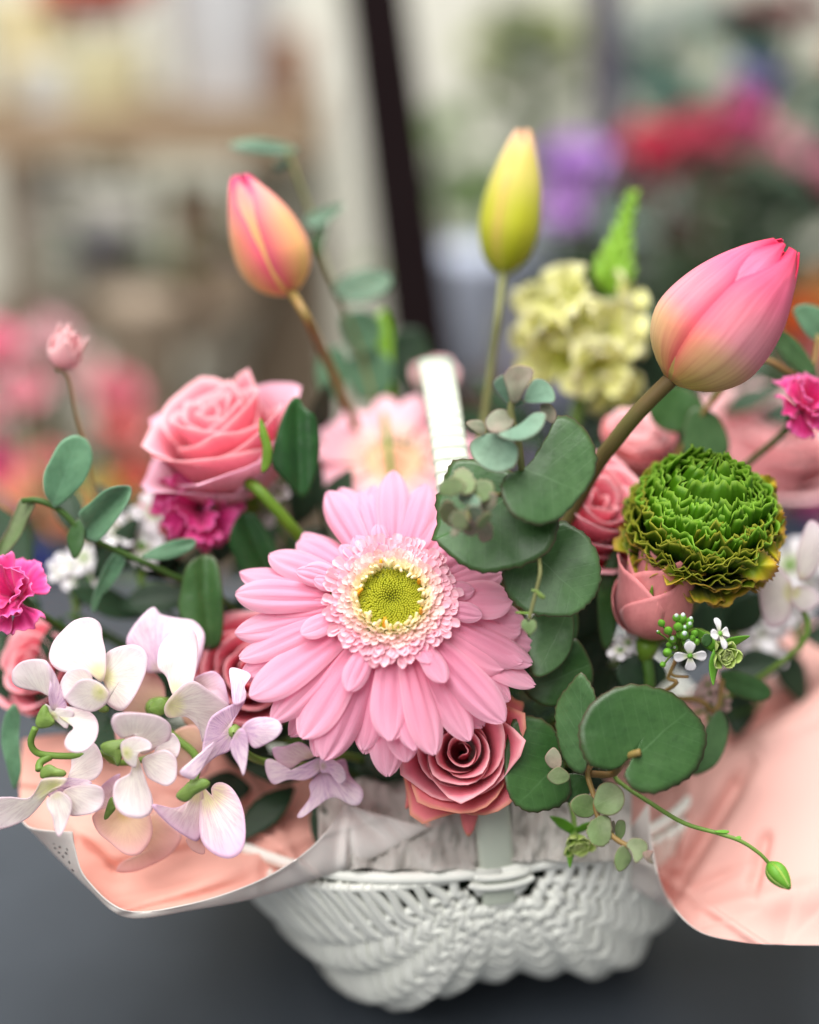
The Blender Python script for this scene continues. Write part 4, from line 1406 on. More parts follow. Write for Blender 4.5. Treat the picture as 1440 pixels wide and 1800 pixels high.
# ================================================================== eucalyptus
KC = (740, 620, 3.53)
e1 = thing('eucalyptus_sprig', 'round leaved eucalyptus sprig rising beside the basket handle', 'foliage', P(900, 900, .44), 'eucalyptus')
eu_leaves = [
    ([(850, 390), (930, 400), (1010, 460), (1070, 550), (1092, 660), (1080, 760), (1020, 860), (960, 930), (880, 1020), (780, 1065), (700, 1068), (620, 1035), (550, 980), (505, 900), (500, 820), (530, 760), (600, 732), (655, 700), (720, 620), (790, 500)],
     .438, 'eu', (632, 715), dict(tilt=(.004, -.008), bulge=.003, teeth=3, tip=cr(*KC, [(980, 860)])[0])),
    ([(200, 670), (300, 655), (420, 690), (620, 760), (780, 860), (860, 1000), (845, 1120), (790, 1240), (650, 1320), (530, 1350), (400, 1370), (280, 1330), (180, 1260), (90, 1172), (66, 1158), (100, 1050), (90, 930), (120, 840), (160, 740)],
     .446, 'eu_d', (640, 800), dict(tilt=(-.003, -.006), bulge=.003, teeth=4, tip=cr(*KC, [(150, 1200)])[0])),
    ([(303, 590), (330, 540), (400, 505), (480, 500), (560, 540), (605, 600), (592, 690), (540, 730), (470, 742), (390, 715), (330, 660)], .432, 'eu_b', (600, 690), dict(tilt=(-.006, -.006), bulge=.002)),
    ([(478, 505), (540, 480), (620, 440), (700, 375), (772, 378), (765, 440), (720, 500), (640, 540), (560, 543), (505, 528)], .428, 'eu_b', (600, 440), dict(tilt=(0, -.012), bulge=.002)),
    ([(398, 430), (440, 370), (500, 350), (560, 380), (575, 440), (510, 492), (430, 490)], .430, 'eu_p', (560, 430), dict(tilt=(0, -.010), bulge=.002)),
    ([(450, 185), (520, 140), (560, 250), (645, 310), (570, 335), (490, 265)], .430, 'eu_b', (580, 320), dict(bulge=.002, tilt=(0, .006))),
    ([(640, 302), (690, 180), (760, 168), (822, 230), (828, 302), (760, 312)], .433, 'eu_b', (600, 320), dict(bulge=.002, tilt=(0, -.006))),
    ([(515, 145), (560, 90), (620, 78), (692, 100), (695, 150), (645, 230), (605, 305), (560, 305), (535, 220)], .428, 'eu_p', (590, 320), dict(bulge=.0025)),
    ([(282, 442), (320, 418), (385, 428), (400, 495), (360, 502)], .434, 'eu_p', (420, 470), dict(bulge=.001)),
    ([(740, 330), (800, 320), (840, 380), (820, 440), (760, 400)], .436, 'eu_p', (700, 380), dict(bulge=.001)),
    ([(860, 1045), (940, 1070), (1030, 1130), (1090, 1230), (1120, 1345), (1110, 1460), (1060, 1540), (1000, 1600), (920, 1637), (800, 1637), (690, 1625), (620, 1590), (540, 1510), (510, 1430), (515, 1340), (650, 1250), (760, 1160)],
     .452, 'eu', (750, 1285), dict(tilt=(-.002, -.004), bulge=.003, teeth=3.5, tip=cr(*KC, [(1010, 1540)])[0])),
    ([(760, 1600), (960, 1600), (970, 1760), (900, 1900), (780, 1960), (700, 1850)], .472, 'eu_d', (760, 1600), dict(bulge=.003)),
]
for pts, d, mt, b, kw in eu_leaves:
    patch('leaf', cr(*KC, pts), d, M[mt], e1, base=cr(*KC, [b])[0], rings=8, n=60, **kw)
stem(e1, [P(*cr(*KC, [p])[0], d) for p, d in [((605, 250), .430), ((560, 330), .431), ((570, 430), .432), ((605, 560), .434), ((620, 690), .436), ((640, 820), .448), ((700, 1000), .458), ((740, 1300), .47)]]
     + [FOAM + Vector((.015, -.01, .03))], .0011, M['stem_g'], n=40)
# young sprig tip hanging towards the viewer
e2 = thing('eucalyptus_sprig', 'small pinkish eucalyptus tip hanging in front of the dark round leaf', 'foliage', P(835, 890, .42), 'eucalyptus')
rs = random.Random(12)
for (x, y, r_, mt) in [(190, 830, 62, 'eu_y'), (270, 800, 66, 'eu_y'), (370, 860, 70, 'eu_y'), (300, 910, 50, 'eu_b'), (420, 930, 52, 'eu_p'), (180, 1000, 64, 'eu_y'), (240, 1040, 50, 'eu_y'),
                      (320, 1010, 52, 'eu_b'), (390, 1040, 48, 'eu_y'), (300, 1090, 40, 'eu_p'), (400, 1110, 52, 'eu_p'), (220, 1100, 36, 'eu_p')]:
    n_ = 9
    ph = rs.random() * 6
    el = rs.uniform(.4, .85)
    pts = []
    for i in range(n_):
        a = 2 * PI * i / n_
        q = r_ * (1 + .1 * rs.uniform(-1, 1))
        ux, uy = q * math.cos(a), q * el * math.sin(a)
        pts.append((x + ux * math.cos(ph) - uy * math.sin(ph), y + ux * math.sin(ph) + uy * math.cos(ph)))
    patch('leaf', [((px_ - ox_) * 1.35 + ox_, (py_ - oy_) * 1.35 + oy_) for ox_, oy_ in cr(*KC, [(x, y)]) for px_, py_ in cr(*KC, pts)], .422 + rs.uniform(-.006, .006), M[mt], e2, base=cr(*KC, [(300, 950)])[0], bulge=.0005, tilt=(rs.uniform(-.03, .03), rs.uniform(-.03, .03)), rings=5, n=30, teeth=3)
stem(e2, [P(*cr(*KC, [p])[0], d) for p, d in [((300, 1100), .421), ((300, 960), .423), ((380, 890), .427), ((490, 880), .434), ((560, 880), .444), ((650, 900), .456)]] + [FOAM + Vector((.012, -.01, .03))], .0008, M['stem_g'], n=30)
# trailing vine with a heart-shaped leaf
e3 = thing('vine_tendril', 'thin hanging vine with a tiny heart shaped leaf over the gerbera', 'foliage', P(932, 1090, .44))
stem(e3, [P(*cr(*KC, [p])[0], d) for p, d in [((735, 1200), .452), ((737, 1290), .438), ((740, 1370), .434), ((718, 1470), .434), ((695, 1560), .434), ((672, 1655), .434)]], lambda f: .0006, M['stem_g'], n=24)
stem(e3, [P(*cr(*KC, [(735, 1200)])[0], .452), P(950, 980, .47), FOAM + Vector((.015, -.01, .03))], .0006, M['stem_g'], 'stem', n=16)
patch('leaf', cr(*KC, [(668, 1672), (690, 1655), (715, 1672), (716, 1710), (690, 1745), (675, 1756), (650, 1735), (622, 1700), (625, 1668), (648, 1652)]), .433, M['eu_y'], e3, base=cr(*KC, [(668, 1665)])[0], bulge=.0008, rings=5, n=40)
patch('leaf', cr(*KC, [(718, 1470), (745, 1490), (770, 1512), (765, 1528), (735, 1520), (715, 1490)]), .433, M['calyx'], e3, base=cr(*KC, [(718, 1472)])[0], bulge=.0006, rings=4, n=24)
patch('leaf', cr(*KC, [(720, 1475), (690, 1468), (688, 1478), (712, 1484)]), .4335, M['calyx'], e3, base=cr(*KC, [(720, 1478)])[0], rings=3, n=16)
stem(e3, [P(*cr(*KC, [(680, 1618)])[0], .434), P(*cr(*KC, [(590, 1612)])[0], .436)], .0004, M['stem'], 'tendril', n=4)

KR = (860, 1050, 2.483)
e4 = thing('eucalyptus_sprig', 'drooping eucalyptus sprig with the big kidney shaped leaf at lower right', 'foliage', P(1100, 1300, .45), 'eucalyptus')
for pts, d, mt, b, kw in [
    ([(388, 600), (400, 540), (440, 470), (520, 405), (620, 380), (720, 388), (800, 415), (870, 475), (920, 530), (945, 580), (948, 640), (920, 730), (870, 790), (800, 830), (720, 858), (640, 845), (600, 805), (590, 772), (618, 735), (652, 692),
      (648, 680), (600, 712), (566, 745), (510, 757), (440, 735), (405, 680)], .442, 'eu_d', (652, 680), dict(tilt=(.003, -.006), bulge=.0035, teeth=3, ctr=cr(*KR, [(680, 600)])[0], tip=cr(*KR, [(880, 480)])[0], n=78)),
    ([(400, 328), (440, 370), (466, 440), (450, 540), (435, 700), (410, 770), (370, 762), (320, 700), (295, 600), (286, 520), (300, 450), (350, 380)], .448, 'eu', (420, 760), dict(tilt=(-.010, 0), bulge=.002, teeth=3, tip=cr(*KR, [(395, 335)])[0])),
    ([(70, 640), (110, 530), (200, 520), (290, 580), (320, 700), (360, 850), (300, 915), (200, 940), (130, 920), (80, 850), (66, 740)], .457, 'eu_d', (330, 700), dict(tilt=(.004, -.004), bulge=.003, teeth=3)),
    ([(190, 80), (350, 60), (365, 200), (310, 300), (210, 350), (170, 280)], .462, 'eu', (330, 90), dict(bulge=.003, tilt=(0, -.004))),
    ([(150, 400), (200, 330), (300, 290), (370, 180), (430, 250), (455, 350), (410, 440), (280, 478), (200, 455)], .468, 'eu_d', (420, 300), dict(bulge=.003)),
    ([(280, 800), (340, 770), (420, 780), (440, 850), (400, 885), (330, 890)], .460, 'eu_d', (430, 780), dict(bulge=.002)),
    ([(353, 905), (380, 868), (430, 858), (462, 890), (462, 940), (430, 962), (380, 952)], .447, 'eu_y', (462, 935), dict(bulge=.0015, tilt=(.003, 0))),
    ([(455, 885), (480, 822), (530, 805), (580, 840), (592, 890), (572, 932), (530, 953), (480, 942), (460, 915)], .444, 'eu_y', (462, 910), dict(bulge=.0018, tilt=(-.003, -.004))),
    ([(425, 1030), (440, 980), (490, 950), (530, 970), (532, 1050), (500, 1087), (450, 1077)], .442, 'eu_y', (470, 960), dict(bulge=.0015, teeth=2, tilt=(.002, -.006))),
    ([(545, 1152), (560, 1100), (590, 1083), (622, 1130), (602, 1177), (565, 1197)], .440, 'eu_y', (600, 1080), dict(bulge=.0015)),
    ([(598, 1082), (620, 1053), (662, 1053), (692, 1080), (682, 1120), (640, 1160), (620, 1110)], .438, 'eu_y', (600, 1080), dict(bulge=.0015, tilt=(0, -.008))),
    ([(670, 1115), (717, 1105), (705, 1135), (717, 1162), (690, 1152)], .437, 'eu_p', (650, 1110), dict(bulge=.001)),
    ([(548, 1020), (560, 975), (592, 978), (592, 1030), (565, 1062)], .447, 'eu_y', (540, 1040), dict(bulge=.001)),
    ([(525, 990), (545, 975), (552, 1010), (540, 1035), (525, 1020)], .448, 'eu_p', (540, 1040), dict(bulge=.001)),
    ([(255, 775), (300, 738), (348, 770), (345, 800), (300, 817), (265, 802)], .446, 'eu_y', (310, 740), dict(bulge=.001)),
    ([(243, 700), (280, 655), (312, 690), (312, 740), (270, 745)], .448, 'eu_p', (310, 740), dict(bulge=.001)),
]:
    patch('leaf', cr(*KR, pts), d, M[mt], e4, base=cr(*KR, [b])[0], **kw)
stem(e4, [P(*cr(*KR, [p])[0], d) for p, d in [((690, 1110), .439), ((600, 1082), .440), ((530, 1035), .443), ((475, 955), .446), ((455, 860), .449), ((430, 765), .452), ((470, 700), .462), ((520, 600), .475)]]
     + [FOAM + Vector((.03, -.01, .03))], .0009, M['stem_b'], n=40)
stem(e4, [P(*cr(*KR, [p])[0], d) for p, d in [((660, 676), .438), ((615, 690), .440), ((580, 715), .446), ((540, 770), .456), ((440, 770), .455)]], .0012, M['stem_b'], 'leaf_stalk', n=14)

# long thin stem with one green bud
e5 = thing('bud_stem', 'long thin stem ending in one striped green bud over the blush paper', 'foliage', P(1370, 1530, .44))
bp = [P(*cr(*KR, [p])[0], d) for p, d in [((1222, 1162), .446), ((1180, 1118), .446), ((1100, 1065), .447), ((1000, 1030), .449), ((850, 985), .454), ((700, 895), .46), ((560, 800), .468), ((480, 720), .48)]]
stem(e5, bp + [FOAM + Vector((.03, -.01, .03))], lambda f: .0006 + .0003 * f, M['stem'], n=44)
bd = (P(*cr(*KR, [(1312, 1272)])[0], .440) - bp[0]).normalized()
BL = (P(*cr(*KR, [(1312, 1272)])[0], .440) - bp[0]).length
for i in range(5):
    a = 2 * PI * i / 5
    pr = [(0, .3), (.2, .85), (.45, 1), (.75, .7), (1, .12)]
    pc = cat(pr, 30)

    def fn(u, v, a=a):
        w = next((q[1] for q in pc if q[0] >= v), .1)
        s = 2 * u - 1
        r = .0033 * w * (1 - .14 * abs(s) ** 3)
        aa = a + s * .66
        return r * math.cos(aa), r * math.sin(aa), BL * v
    obj('bud_petal', grid(6, 12, fn), M['bud'], e5, frame(bp[0], CV(0, 0, 1).cross(bd).normalized().cross(bd), bd), .0003)
for i in range(5):
    a = 2 * PI * (i + .5) / 5

    def fn(u, v, a=a):
        w = next((q[1] for q in pc if q[0] >= v), .1)
        r = .0030 * w + .00002
        aa = a + (2 * u - 1) * .10
        return (r + .0001) * math.cos(aa), (r + .0001) * math.sin(aa), BL * (v * .97 + .02)
    obj('bud_stripe', grid(2, 12, fn), M['lime'], e5, frame(bp[0], CV(0, 0, 1).cross(bd).normalized().cross(bd), bd), .0004)
for (x, y, x2, y2, d) in [(985, 1022, 1048, 1024, .448), (1070, 1054, 1100, 1048, .447)]:
    g = petal((P(*cr(*KR, [(x2, y2)])[0], d) - P(*cr(*KR, [(x, y)])[0], d)).length, .0012, None, 4, 6)
    obj('bract', g, M['bud'], e5, frame(P(*cr(*KR, [(x, y)])[0], d), P(*cr(*KR, [(x2, y2)])[0], d) - P(*cr(*KR, [(x, y)])[0], d), CV(0, .5, 1)), .0003)

KL = (0, 740, 4.737)
K3 = (0, 550, 2.4)
e6 = thing('eucalyptus_sprig', 'oval leaved eucalyptus sprig fanning out at the left edge', 'foliage', P(100, 950, .48), 'eucalyptus')
for crop, pts, d, mt, b, kw in [
    (KL, [(610, 118), (700, 140), (752, 200), (772, 300), (745, 420), (690, 530), (580, 640), (470, 722), (430, 690), (370, 600), (362, 450), (420, 320), (500, 180)], .474, 'eu_o', (440, 700), dict(tilt=(.006, .0), bulge=.002)),
    (KL, [(1080, 540), (1092, 600), (1050, 700), (950, 850), (830, 992), (760, 992), (690, 960), (700, 880), (655, 770), (750, 680), (850, 590), (950, 545)], .470, 'eu_o', (700, 960), dict(tilt=(-.004, .004), bulge=.001, fold=.004, foldw=16)),
    (KL, [(650, 820), (712, 830), (690, 1050), (620, 1152), (570, 1050), (558, 950), (600, 870)], .476, 'eu_d', (680, 840), dict(bulge=.001)),
    (KL, [(180, 640), (290, 680), (240, 800), (170, 960), (60, 1100), (-30, 1190), (-40, 1080), (60, 900), (110, 780)], .476, 'eu_y', (200, 650), dict(bulge=.001, fold=.003)),
    (KL, [(850, 1250), (950, 1100), (1030, 1080), (1040, 1180), (950, 1350), (830, 1480), (780, 1600), (765, 1500)], .484, 'eu_o', (1000, 1090), dict(bulge=.001, fold=.003)),
    (K3, [(600, 1030), (700, 970), (800, 950), (828, 970), (790, 1010), (700, 1042)], .484, 'eu_o', (600, 1030), dict(bulge=.001)),
    (K3, [(775, 1100), (800, 1050), (860, 1018), (912, 1040), (935, 1130), (945, 1250), (930, 1400), (860, 1420), (790, 1340), (752, 1250), (762, 1170)], .486, 'eu_d', (860, 1020), dict(bulge=.003, fold=.002)),
    (K3, [(20, 1700), (60, 1650), (85, 1700), (80, 1800), (90, 1930), (60, 2010), (25, 1900), (5, 1800)], .478, 'eu_o', (60, 1650), dict(bulge=.001)),
]:
    patch('leaf', cr(*crop, pts), d, M[mt], e6, base=cr(*crop, [b])[0], **kw)
stem(e6, [P(40, 880, .476), P(70, 880, .475), P(110, 900, .476), P(150, 940, .478), P(210, 970, .484), P(300, 1010, .49), P(420, 1080, .505), FOAM + Vector((-.03, -.01, .03))], .0011, M['stem_d'], n=36)

e7 = thing('eucalyptus_sprig', 'blurred blue green eucalyptus sprig standing behind the peach tulip', 'foliage', P(620, 620, .55), 'eucalyptus')
for pts, d, mt, b in [
    ([(405, 252), (455, 243), (515, 255), (520, 267), (470, 270), (420, 264)], 0.560, 'eu_b', (515, 262)),
    ([(478, 292), (497, 275), (515, 266), (508, 288), (492, 298)], 0.560, 'fill', (512, 268)),
    ([(535, 388), (560, 368), (605, 358), (588, 382), (552, 402)], 0.560, 'eu_b', (540, 395)),
    ([(545, 430), (560, 400), (578, 392), (572, 418), (558, 450)], 0.562, 'eu_d', (556, 400)),
    ([(585, 505), (610, 483), (650, 472), (688, 484), (682, 512), (640, 532), (600, 527)], 0.565, 'eu_b', (600, 525)),
    ([(600, 560), (640, 545), (670, 570), (660, 610), (620, 620)], 0.575, 'eu_o', (630, 560)),
    ([(610, 640), (650, 610), (690, 640), (680, 690), (630, 700)], 0.580, 'eu_o', (650, 620)),
    ([(560, 630), (600, 610), (615, 650), (600, 700), (565, 690)], 0.580, 'eu_o', (590, 620)),
    ([(690, 590), (740, 580), (760, 640), (740, 690), (690, 670)], .60, 'fill', (700, 600)),
]:
    patch('leaf', pts, d, M[mt], e7, base=b, bulge=.001)
stem(e7, [P(505, 262, 0.560), P(530, 330, 0.561), P(556, 400, 0.563), P(575, 470, 0.565), P(605, 540, 0.570), P(640, 640, 0.575), P(670, 780, 0.575), FOAM + Vector((0, .03, .03))], .0009, M['stem_g'], n=40)
e8 = thing('grass_blade', 'bright green upright blade left of the basket handle', 'foliage', P(672, 640, .54))
patch('blade', [(655, 720), (655, 620), (662, 560), (676, 545), (688, 580), (690, 640), (690, 720)], .585, M['snap_g'], e8, base=(672, 720), bulge=.001)
stem(e8, [P(672, 700, .585), P(690, 850, .535), FOAM + Vector((0, .02, .03))], .0012, M['stem'])
e9 = thing('eucalyptus_sprig', 'small eucalyptus sprig at the right edge under the pink tulip', 'foliage', P(1390, 620, .50), 'eucalyptus')
for pts, d, mt, b in [([(1395, 548), (1420, 535), (1460, 555), (1460, 600), (1425, 595)], .50, 'eu_o', (1440, 590)), ([(1355, 582), (1380, 582), (1412, 612), (1436, 655), (1405, 655), (1375, 625)], .495, 'eu', (1430, 655)),
                      ([(1215, 720), (1260, 730), (1282, 790), (1240, 830), (1200, 790)], .51, 'eu', (1240, 720)), ([(1140, 690), (1200, 680), (1240, 720), (1200, 760), (1150, 745)], .515, 'eu_d', (1200, 690))]:
    patch('leaf', pts, d, M[mt], e9, base=b, bulge=.002)
stem(e9, [P(1440, 590, .5), P(1425, 655, .497), P(1390, 655, .497), P(1330, 635, .50), P(1240, 720, .51), P(1160, 850, .52), FOAM + Vector((.03, .01, .03))], .0011, M['stem_b'], n=30)
e10 = thing('eucalyptus_sprig', 'dark blurred eucalyptus leaves behind the lime flower at right', 'foliage', P(1300, 1200, .48), 'eucalyptus')
for pts, d, mt, b in [(cr(*KR, [(1010, 325), (1100, 325), (1200, 370), (1232, 420), (1200, 452), (1120, 445), (1030, 400)]), .487, 'eu_d', (1265, 1190)),
                      (cr(*KR, [(880, 770), (930, 600), (1000, 490), (1042, 560), (1032, 650), (980, 740)]), .482, 'eu', (1260, 1250)),
                      ([(1060, 1000), (1085, 960), (1090, 1040), (1080, 1120), (1060, 1140), (1050, 1060)], .484, 'eu_d', (1075, 1140)),
                      ([(1085, 1170), (1130, 1150), (1170, 1180), (1140, 1220), (1095, 1210)], .482, 'fill', (1150, 1200))]:
    patch('leaf', pts, d, M[mt], e10, base=b, bulge=.002)
stem(e10, [P(1270, 1195, .487), P(1255, 1250, .484), P(1180, 1230, .49), FOAM + Vector((.03, .01, .03))], .001, M['stem_b'])

# ================================================================== snapdragon
sn = thing('snapdragon', 'pale yellow snapdragon spike with green buds at its tip', 'flower', P(1040, 640, 0.567))
sp = [P(1112, 352, 0.565), P(1092, 430, 0.566), P(1078, 500, 0.567), P(1060, 580, 0.568), P(1020, 680, 0.569), P(990, 800, 0.572)]
stem(sn, sp + [FOAM + Vector((.01, .02, .03))], lambda f: .0008 + .0018 * min(1, f * 2), M['stem'], n=30)
rs = random.Random(3)


def bud_geo(L, W):
    return lathe([(.0001, L), (W * .35, L * .85), (W * .5, L * .5), (W * .38, L * .15), (W * .1, 0)], 8)


for i in range(46):
    f = (i / 46)
    pth = cat([tuple(p) for p in sp[:4]], 40)
    q = Vector(pth[int(f ** .9 * 33)])
    a = i * 2.4
    ax = (CV(math.cos(a) * .7 + .15, 1.0 + .5 * (1 - f), math.sin(a) * .7))
    obj('bud', bud_geo(.005 + .0085 * f, .0022 + .0042 * f), M['snap_g'], sn, frame(q + ax * .0035 * f * f, ax.orthogonal(), ax))
for (px, py, d, rr, ax) in [(985, 525, 0.559, .0150, (-.5, .5, .7)), (950, 560, 0.562, .0140, (-.8, .2, .5)), (1105, 525, 0.564, .0110, (.6, .4, .5)), (1075, 590, 0.554, .0150, (.3, .0, .9)), (1118, 575, 0.562, .013, (.8, .1, .5)),
                            (1055, 660, 0.554, .0145, (.1, -.4, .9)), (990, 640, 0.562, .0150, (-.5, -.2, .8)), (938, 625, 0.572, .0120, (-.9, -.2, .4)), (1015, 585, 0.560, .0130, (-.2, .1, .9)), (1085, 690, 0.567, .011, (.3, -.6, .6))]:
    c = P(px, py, d)
    ax = CV(*ax)
    pr = None
    for k in range(5):
        a = 2 * PI * k / 5 + rs.uniform(-.3, .3)
        o1 = ax.orthogonal().normalized()
        rad = o1 * math.cos(a) + ax.cross(o1) * math.sin(a)
        g = petal(rr * rs.uniform(.9, 1.5), rr * rs.uniform(.75, 1.1), [(0, .35), (.4, .7), (.75, 1), (.92, .85), (1, .45)], 10, 8, bend=rs.uniform(-.8, .3), cup=.2, ruffle=.5, seed=rs.random() * 20)
        o = obj('blossom' if pr is None else 'petal', g, M['snap'], pr or sn, frame(c - ax * rr * .5, rad * rs.uniform(.5, .9) + ax * .5 + UP * .35, ax - rad * .6), .0003)
        pr = pr or o

# ================================================================== little white and lime flowers
def cross_flower(root, C, axis, rr, k=4, mat=None, spin=0.0):
    A = axis.orthogonal().normalized()
    B = axis.cross(A)
    for i in range(k):
        a = spin + 2 * PI * i / k
        rad = A * math.cos(a) + B * math.sin(a)
        g = petal(rr, rr * .72, [(0, .2), (.4, .7), (.72, 1), (.92, .75), (1, .2)], 6, 7, bend=-.4, cup=.12, ruffle=.05, seed=i)
        obj('petal', g, mat or M['white'], root, frame(C + rad * rr * .06, rad + axis * .25, axis), .0002)
    obj('flower_centre', xform(lathe([(.0001, rr * .22), (rr * .16, rr * .15), (rr * .2, 0), (rr * .1, -rr * .25)], 8), frame(C, A, axis)), M['bud'], root)


KW2 = (1060, 1060, 3.79)
wf = thing('white_cress', 'cluster of tiny green buds with two small white flowers beside the lime flower', 'flower', P(1205, 1130, .45))
rs = random.Random(8)
hub = P(1192, 1150, .462)
for (x, y, r_) in [(390, 135, 26), (435, 185, 30), (490, 100, 28), (530, 110, 34), (580, 120, 26), (465, 245, 30), (430, 330, 32), (540, 215, 34), (575, 150, 26), (610, 205, 26), (560, 265, 36), (620, 260, 26), (500, 160, 32), (510, 215, 24),
                   (400, 410, 22), (440, 280, 22), (480, 300, 22), (545, 170, 24), (370, 195, 14), (595, 235, 24)]:
    px, py = cr(*KW2, [(x, y)])[0]
    c = P(px, py, .449 + rs.uniform(-.005, .005))
    ax = (c - hub).normalized()
    r_ = r_ / 3.79 / F * .45
    o = obj('bud', lathe([(.0001, r_ * 1.3), (r_ * .6, r_ * 1.0), (r_, .1 * r_), (r_ * .7, -.8 * r_), (r_ * .2, -1.2 * r_)], 10), M['bud'], wf, frame(c, ax.orthogonal(), ax))
    if rs.random() < .6:
        obj('bud_tip', lathe([(.0001, r_ * 1.75), (r_ * .4, r_ * 1.4), (r_ * .5, r_ * .9), (r_ * .1, .6 * r_)], 8), M['tie'], o, frame(c, ax.orthogonal(), ax))
    obj('stalk', tube([c - ax * r_, c.lerp(hub, .5) + UP * .001, hub], .00035, 5, 6), M['stem'], wf)
for (x, y, rr, ax, sp_) in [(580, 350, 34, (-.1, -.35, .9), .9), (775, 205, 34, (.55, .25, .55), .3)]:
    px, py = cr(*KW2, [(x, y)])[0]
    c = P(px, py, .446)
    fl = obj('floret', tube([c, c.lerp(hub, .5) + UP * .0015, hub], .00035, 5, 6), M['stem'], wf)
    cross_flower(fl, c, CV(*ax), rr * 3 / 3.79 / F * .45, 4, M['white'], sp_)
patch('leaf', cr(*KW2, [(655, 240), (680, 205), (720, 215), (725, 260), (690, 295), (660, 275)]), .449, M['eu_d'], wf, base=cr(*KW2, [(700, 215)])[0], bulge=.0006, rings=4, n=24)
stem(wf, [hub, P(1175, 1190, .466), P(1160, 1220, .472), FOAM + Vector((.03, -.01, .03))], .0007, M['stem_b'])
stem(wf, [hub, P(1180, 1185, .464), P(1210, 1190, .462)], .0005, M['stem_b'], 'twig', n=6)


def lime_flower(root, C, axis, rr, seed):
    rs = random.Random(seed)
    A = axis.orthogonal().normalized()
    B = axis.cross(A)
    for i in range(16):
        f = i / 15
        a = i * 2.4
        el = R(82 - 48 * f)
        rad = A * math.cos(a) + B * math.sin(a)
        g = petal(rr * (.7 + .4 * f), rr * .7, [(0, .5), (.4, .9), (.75, 1), (.92, .7), (1, .15)], 8, 8, bend=.3, cup=.35, ruffle=.2, jag=.06, seed=rs.random() * 9)
        obj('petal', g, M['lime'], root, frame(C - axis * rr * .4 + rad * rr * .22 * f, rad * math.cos(el) + axis * math.sin(el), axis - rad * .7), .0003)


for (px, py, d, ax, rr, lab, sd) in [(1272, 1150, .452, (.35, -.2, .85), .0062, 'small ruffled lime green flower right of the tiny white flowers', 1),
                                     (1015, 1480, .470, (.15, -.55, .7), .0064, 'small lime green flower hanging over the basket rim', 2)]:
    c = P(px, py, d)
    t = thing('lime_flower', lab, 'flower', c, 'lime flowers')
    lime_flower(t, c, CV(*ax), rr, sd)
    g = petal(.012, .004, [(0, .6), (.4, 1), (.8, .5), (1, .05)], 4, 8, bend=.5)
    for a in (.6, 2.4, 4.4):
        obj('sepal', g, M['bud'], t, frame(c - CV(*ax) * .004, CV(math.cos(a), math.sin(a), .2), CV(*ax)), .0003)
    flower_stem(t, c - CV(*ax) * .004, CV(*ax), .0009, M['stem'])

# loose white blossoms deeper in the arrangement
for (px, py, d, rr, n_, lab, sd) in [(1112, 1138, .485, .0042, 5, 'small white blossom cluster under the dusty rose bud', 1), (135, 1000, .525, .0060, 6, 'blurred white blossom cluster above the white sweet peas at left', 2),
                                     (250, 930, .52, .0080, 5, 'blurred white blossoms under the salmon rose at left', 3), (1405, 1010, .545, .0100, 5, 'blurred white stock blossoms at the right edge', 4),
                                     (1335, 1105, .54, .0100, 5, 'blurred cream blossoms above the blush paper at right', 5), (490, 845, .515, .0055, 4, 'pale blossom between the rose stem and dark leaf', 6),
                                     (455, 890, .525, .0090, 4, 'cream blossom in the gap below the salmon rose', 7), (1250, 1225, .492, .0042, 7, 'dry mauve blossom cluster beside the kidney shaped leaf', 8)]:
    rs = random.Random(sd)
    c = P(px, py, d)
    t = thing('white_blossom', lab, 'flower', c, 'loose white blossoms')
    for i in range(n_):
        a = i * 2.4
        q = c + CV(math.cos(a), math.sin(a), .3) * rr * 1.25 * math.sqrt(i / n_)
        ax = CV(rs.uniform(-.6, .6), rs.uniform(-.2, .8), .8)
        fo = obj('floret', tube([q, q.lerp(c - UP * rr * 2, .6), c - UP * rr * 3], .0006, 5, 5), M['stem'], t)
        cross_flower(fo, q, ax, rr * rs.uniform(.65, 1.15), 5, M['mauve'] if sd == 8 else M['white'], rs.random() * 3)
    stem(t, [c - UP * rr * 3 + UP * .0004, (c - UP * rr * 3).lerp(FOAM, .5), to_foam(c)], .0009, M['stem_d'])
wb = thing('white_petal_bloom', 'tall pale white sweet pea bloom at the right edge above the paper', 'flower', P(1400, 1000, .49))
for pts, dd in [([(1425, 915), (1445, 930), (1450, 960), (1430, 1010), (1405, 1020), (1400, 980), (1410, 940)], .488), ([(1340, 990), (1375, 1000), (1395, 1040), (1385, 1090), (1350, 1100), (1335, 1050)], .492), ([(1400, 1030), (1430, 1035), (1440, 1060), (1410, 1075), (1390, 1055)], .490)]:
    patch('petal', pts, dd, M['pea_w'], wb, base=(1395, 1040), bulge=.003)
flower_stem(wb, P(1392, 1050, .495), CV(0, 1, 0), .001, M['stem'])

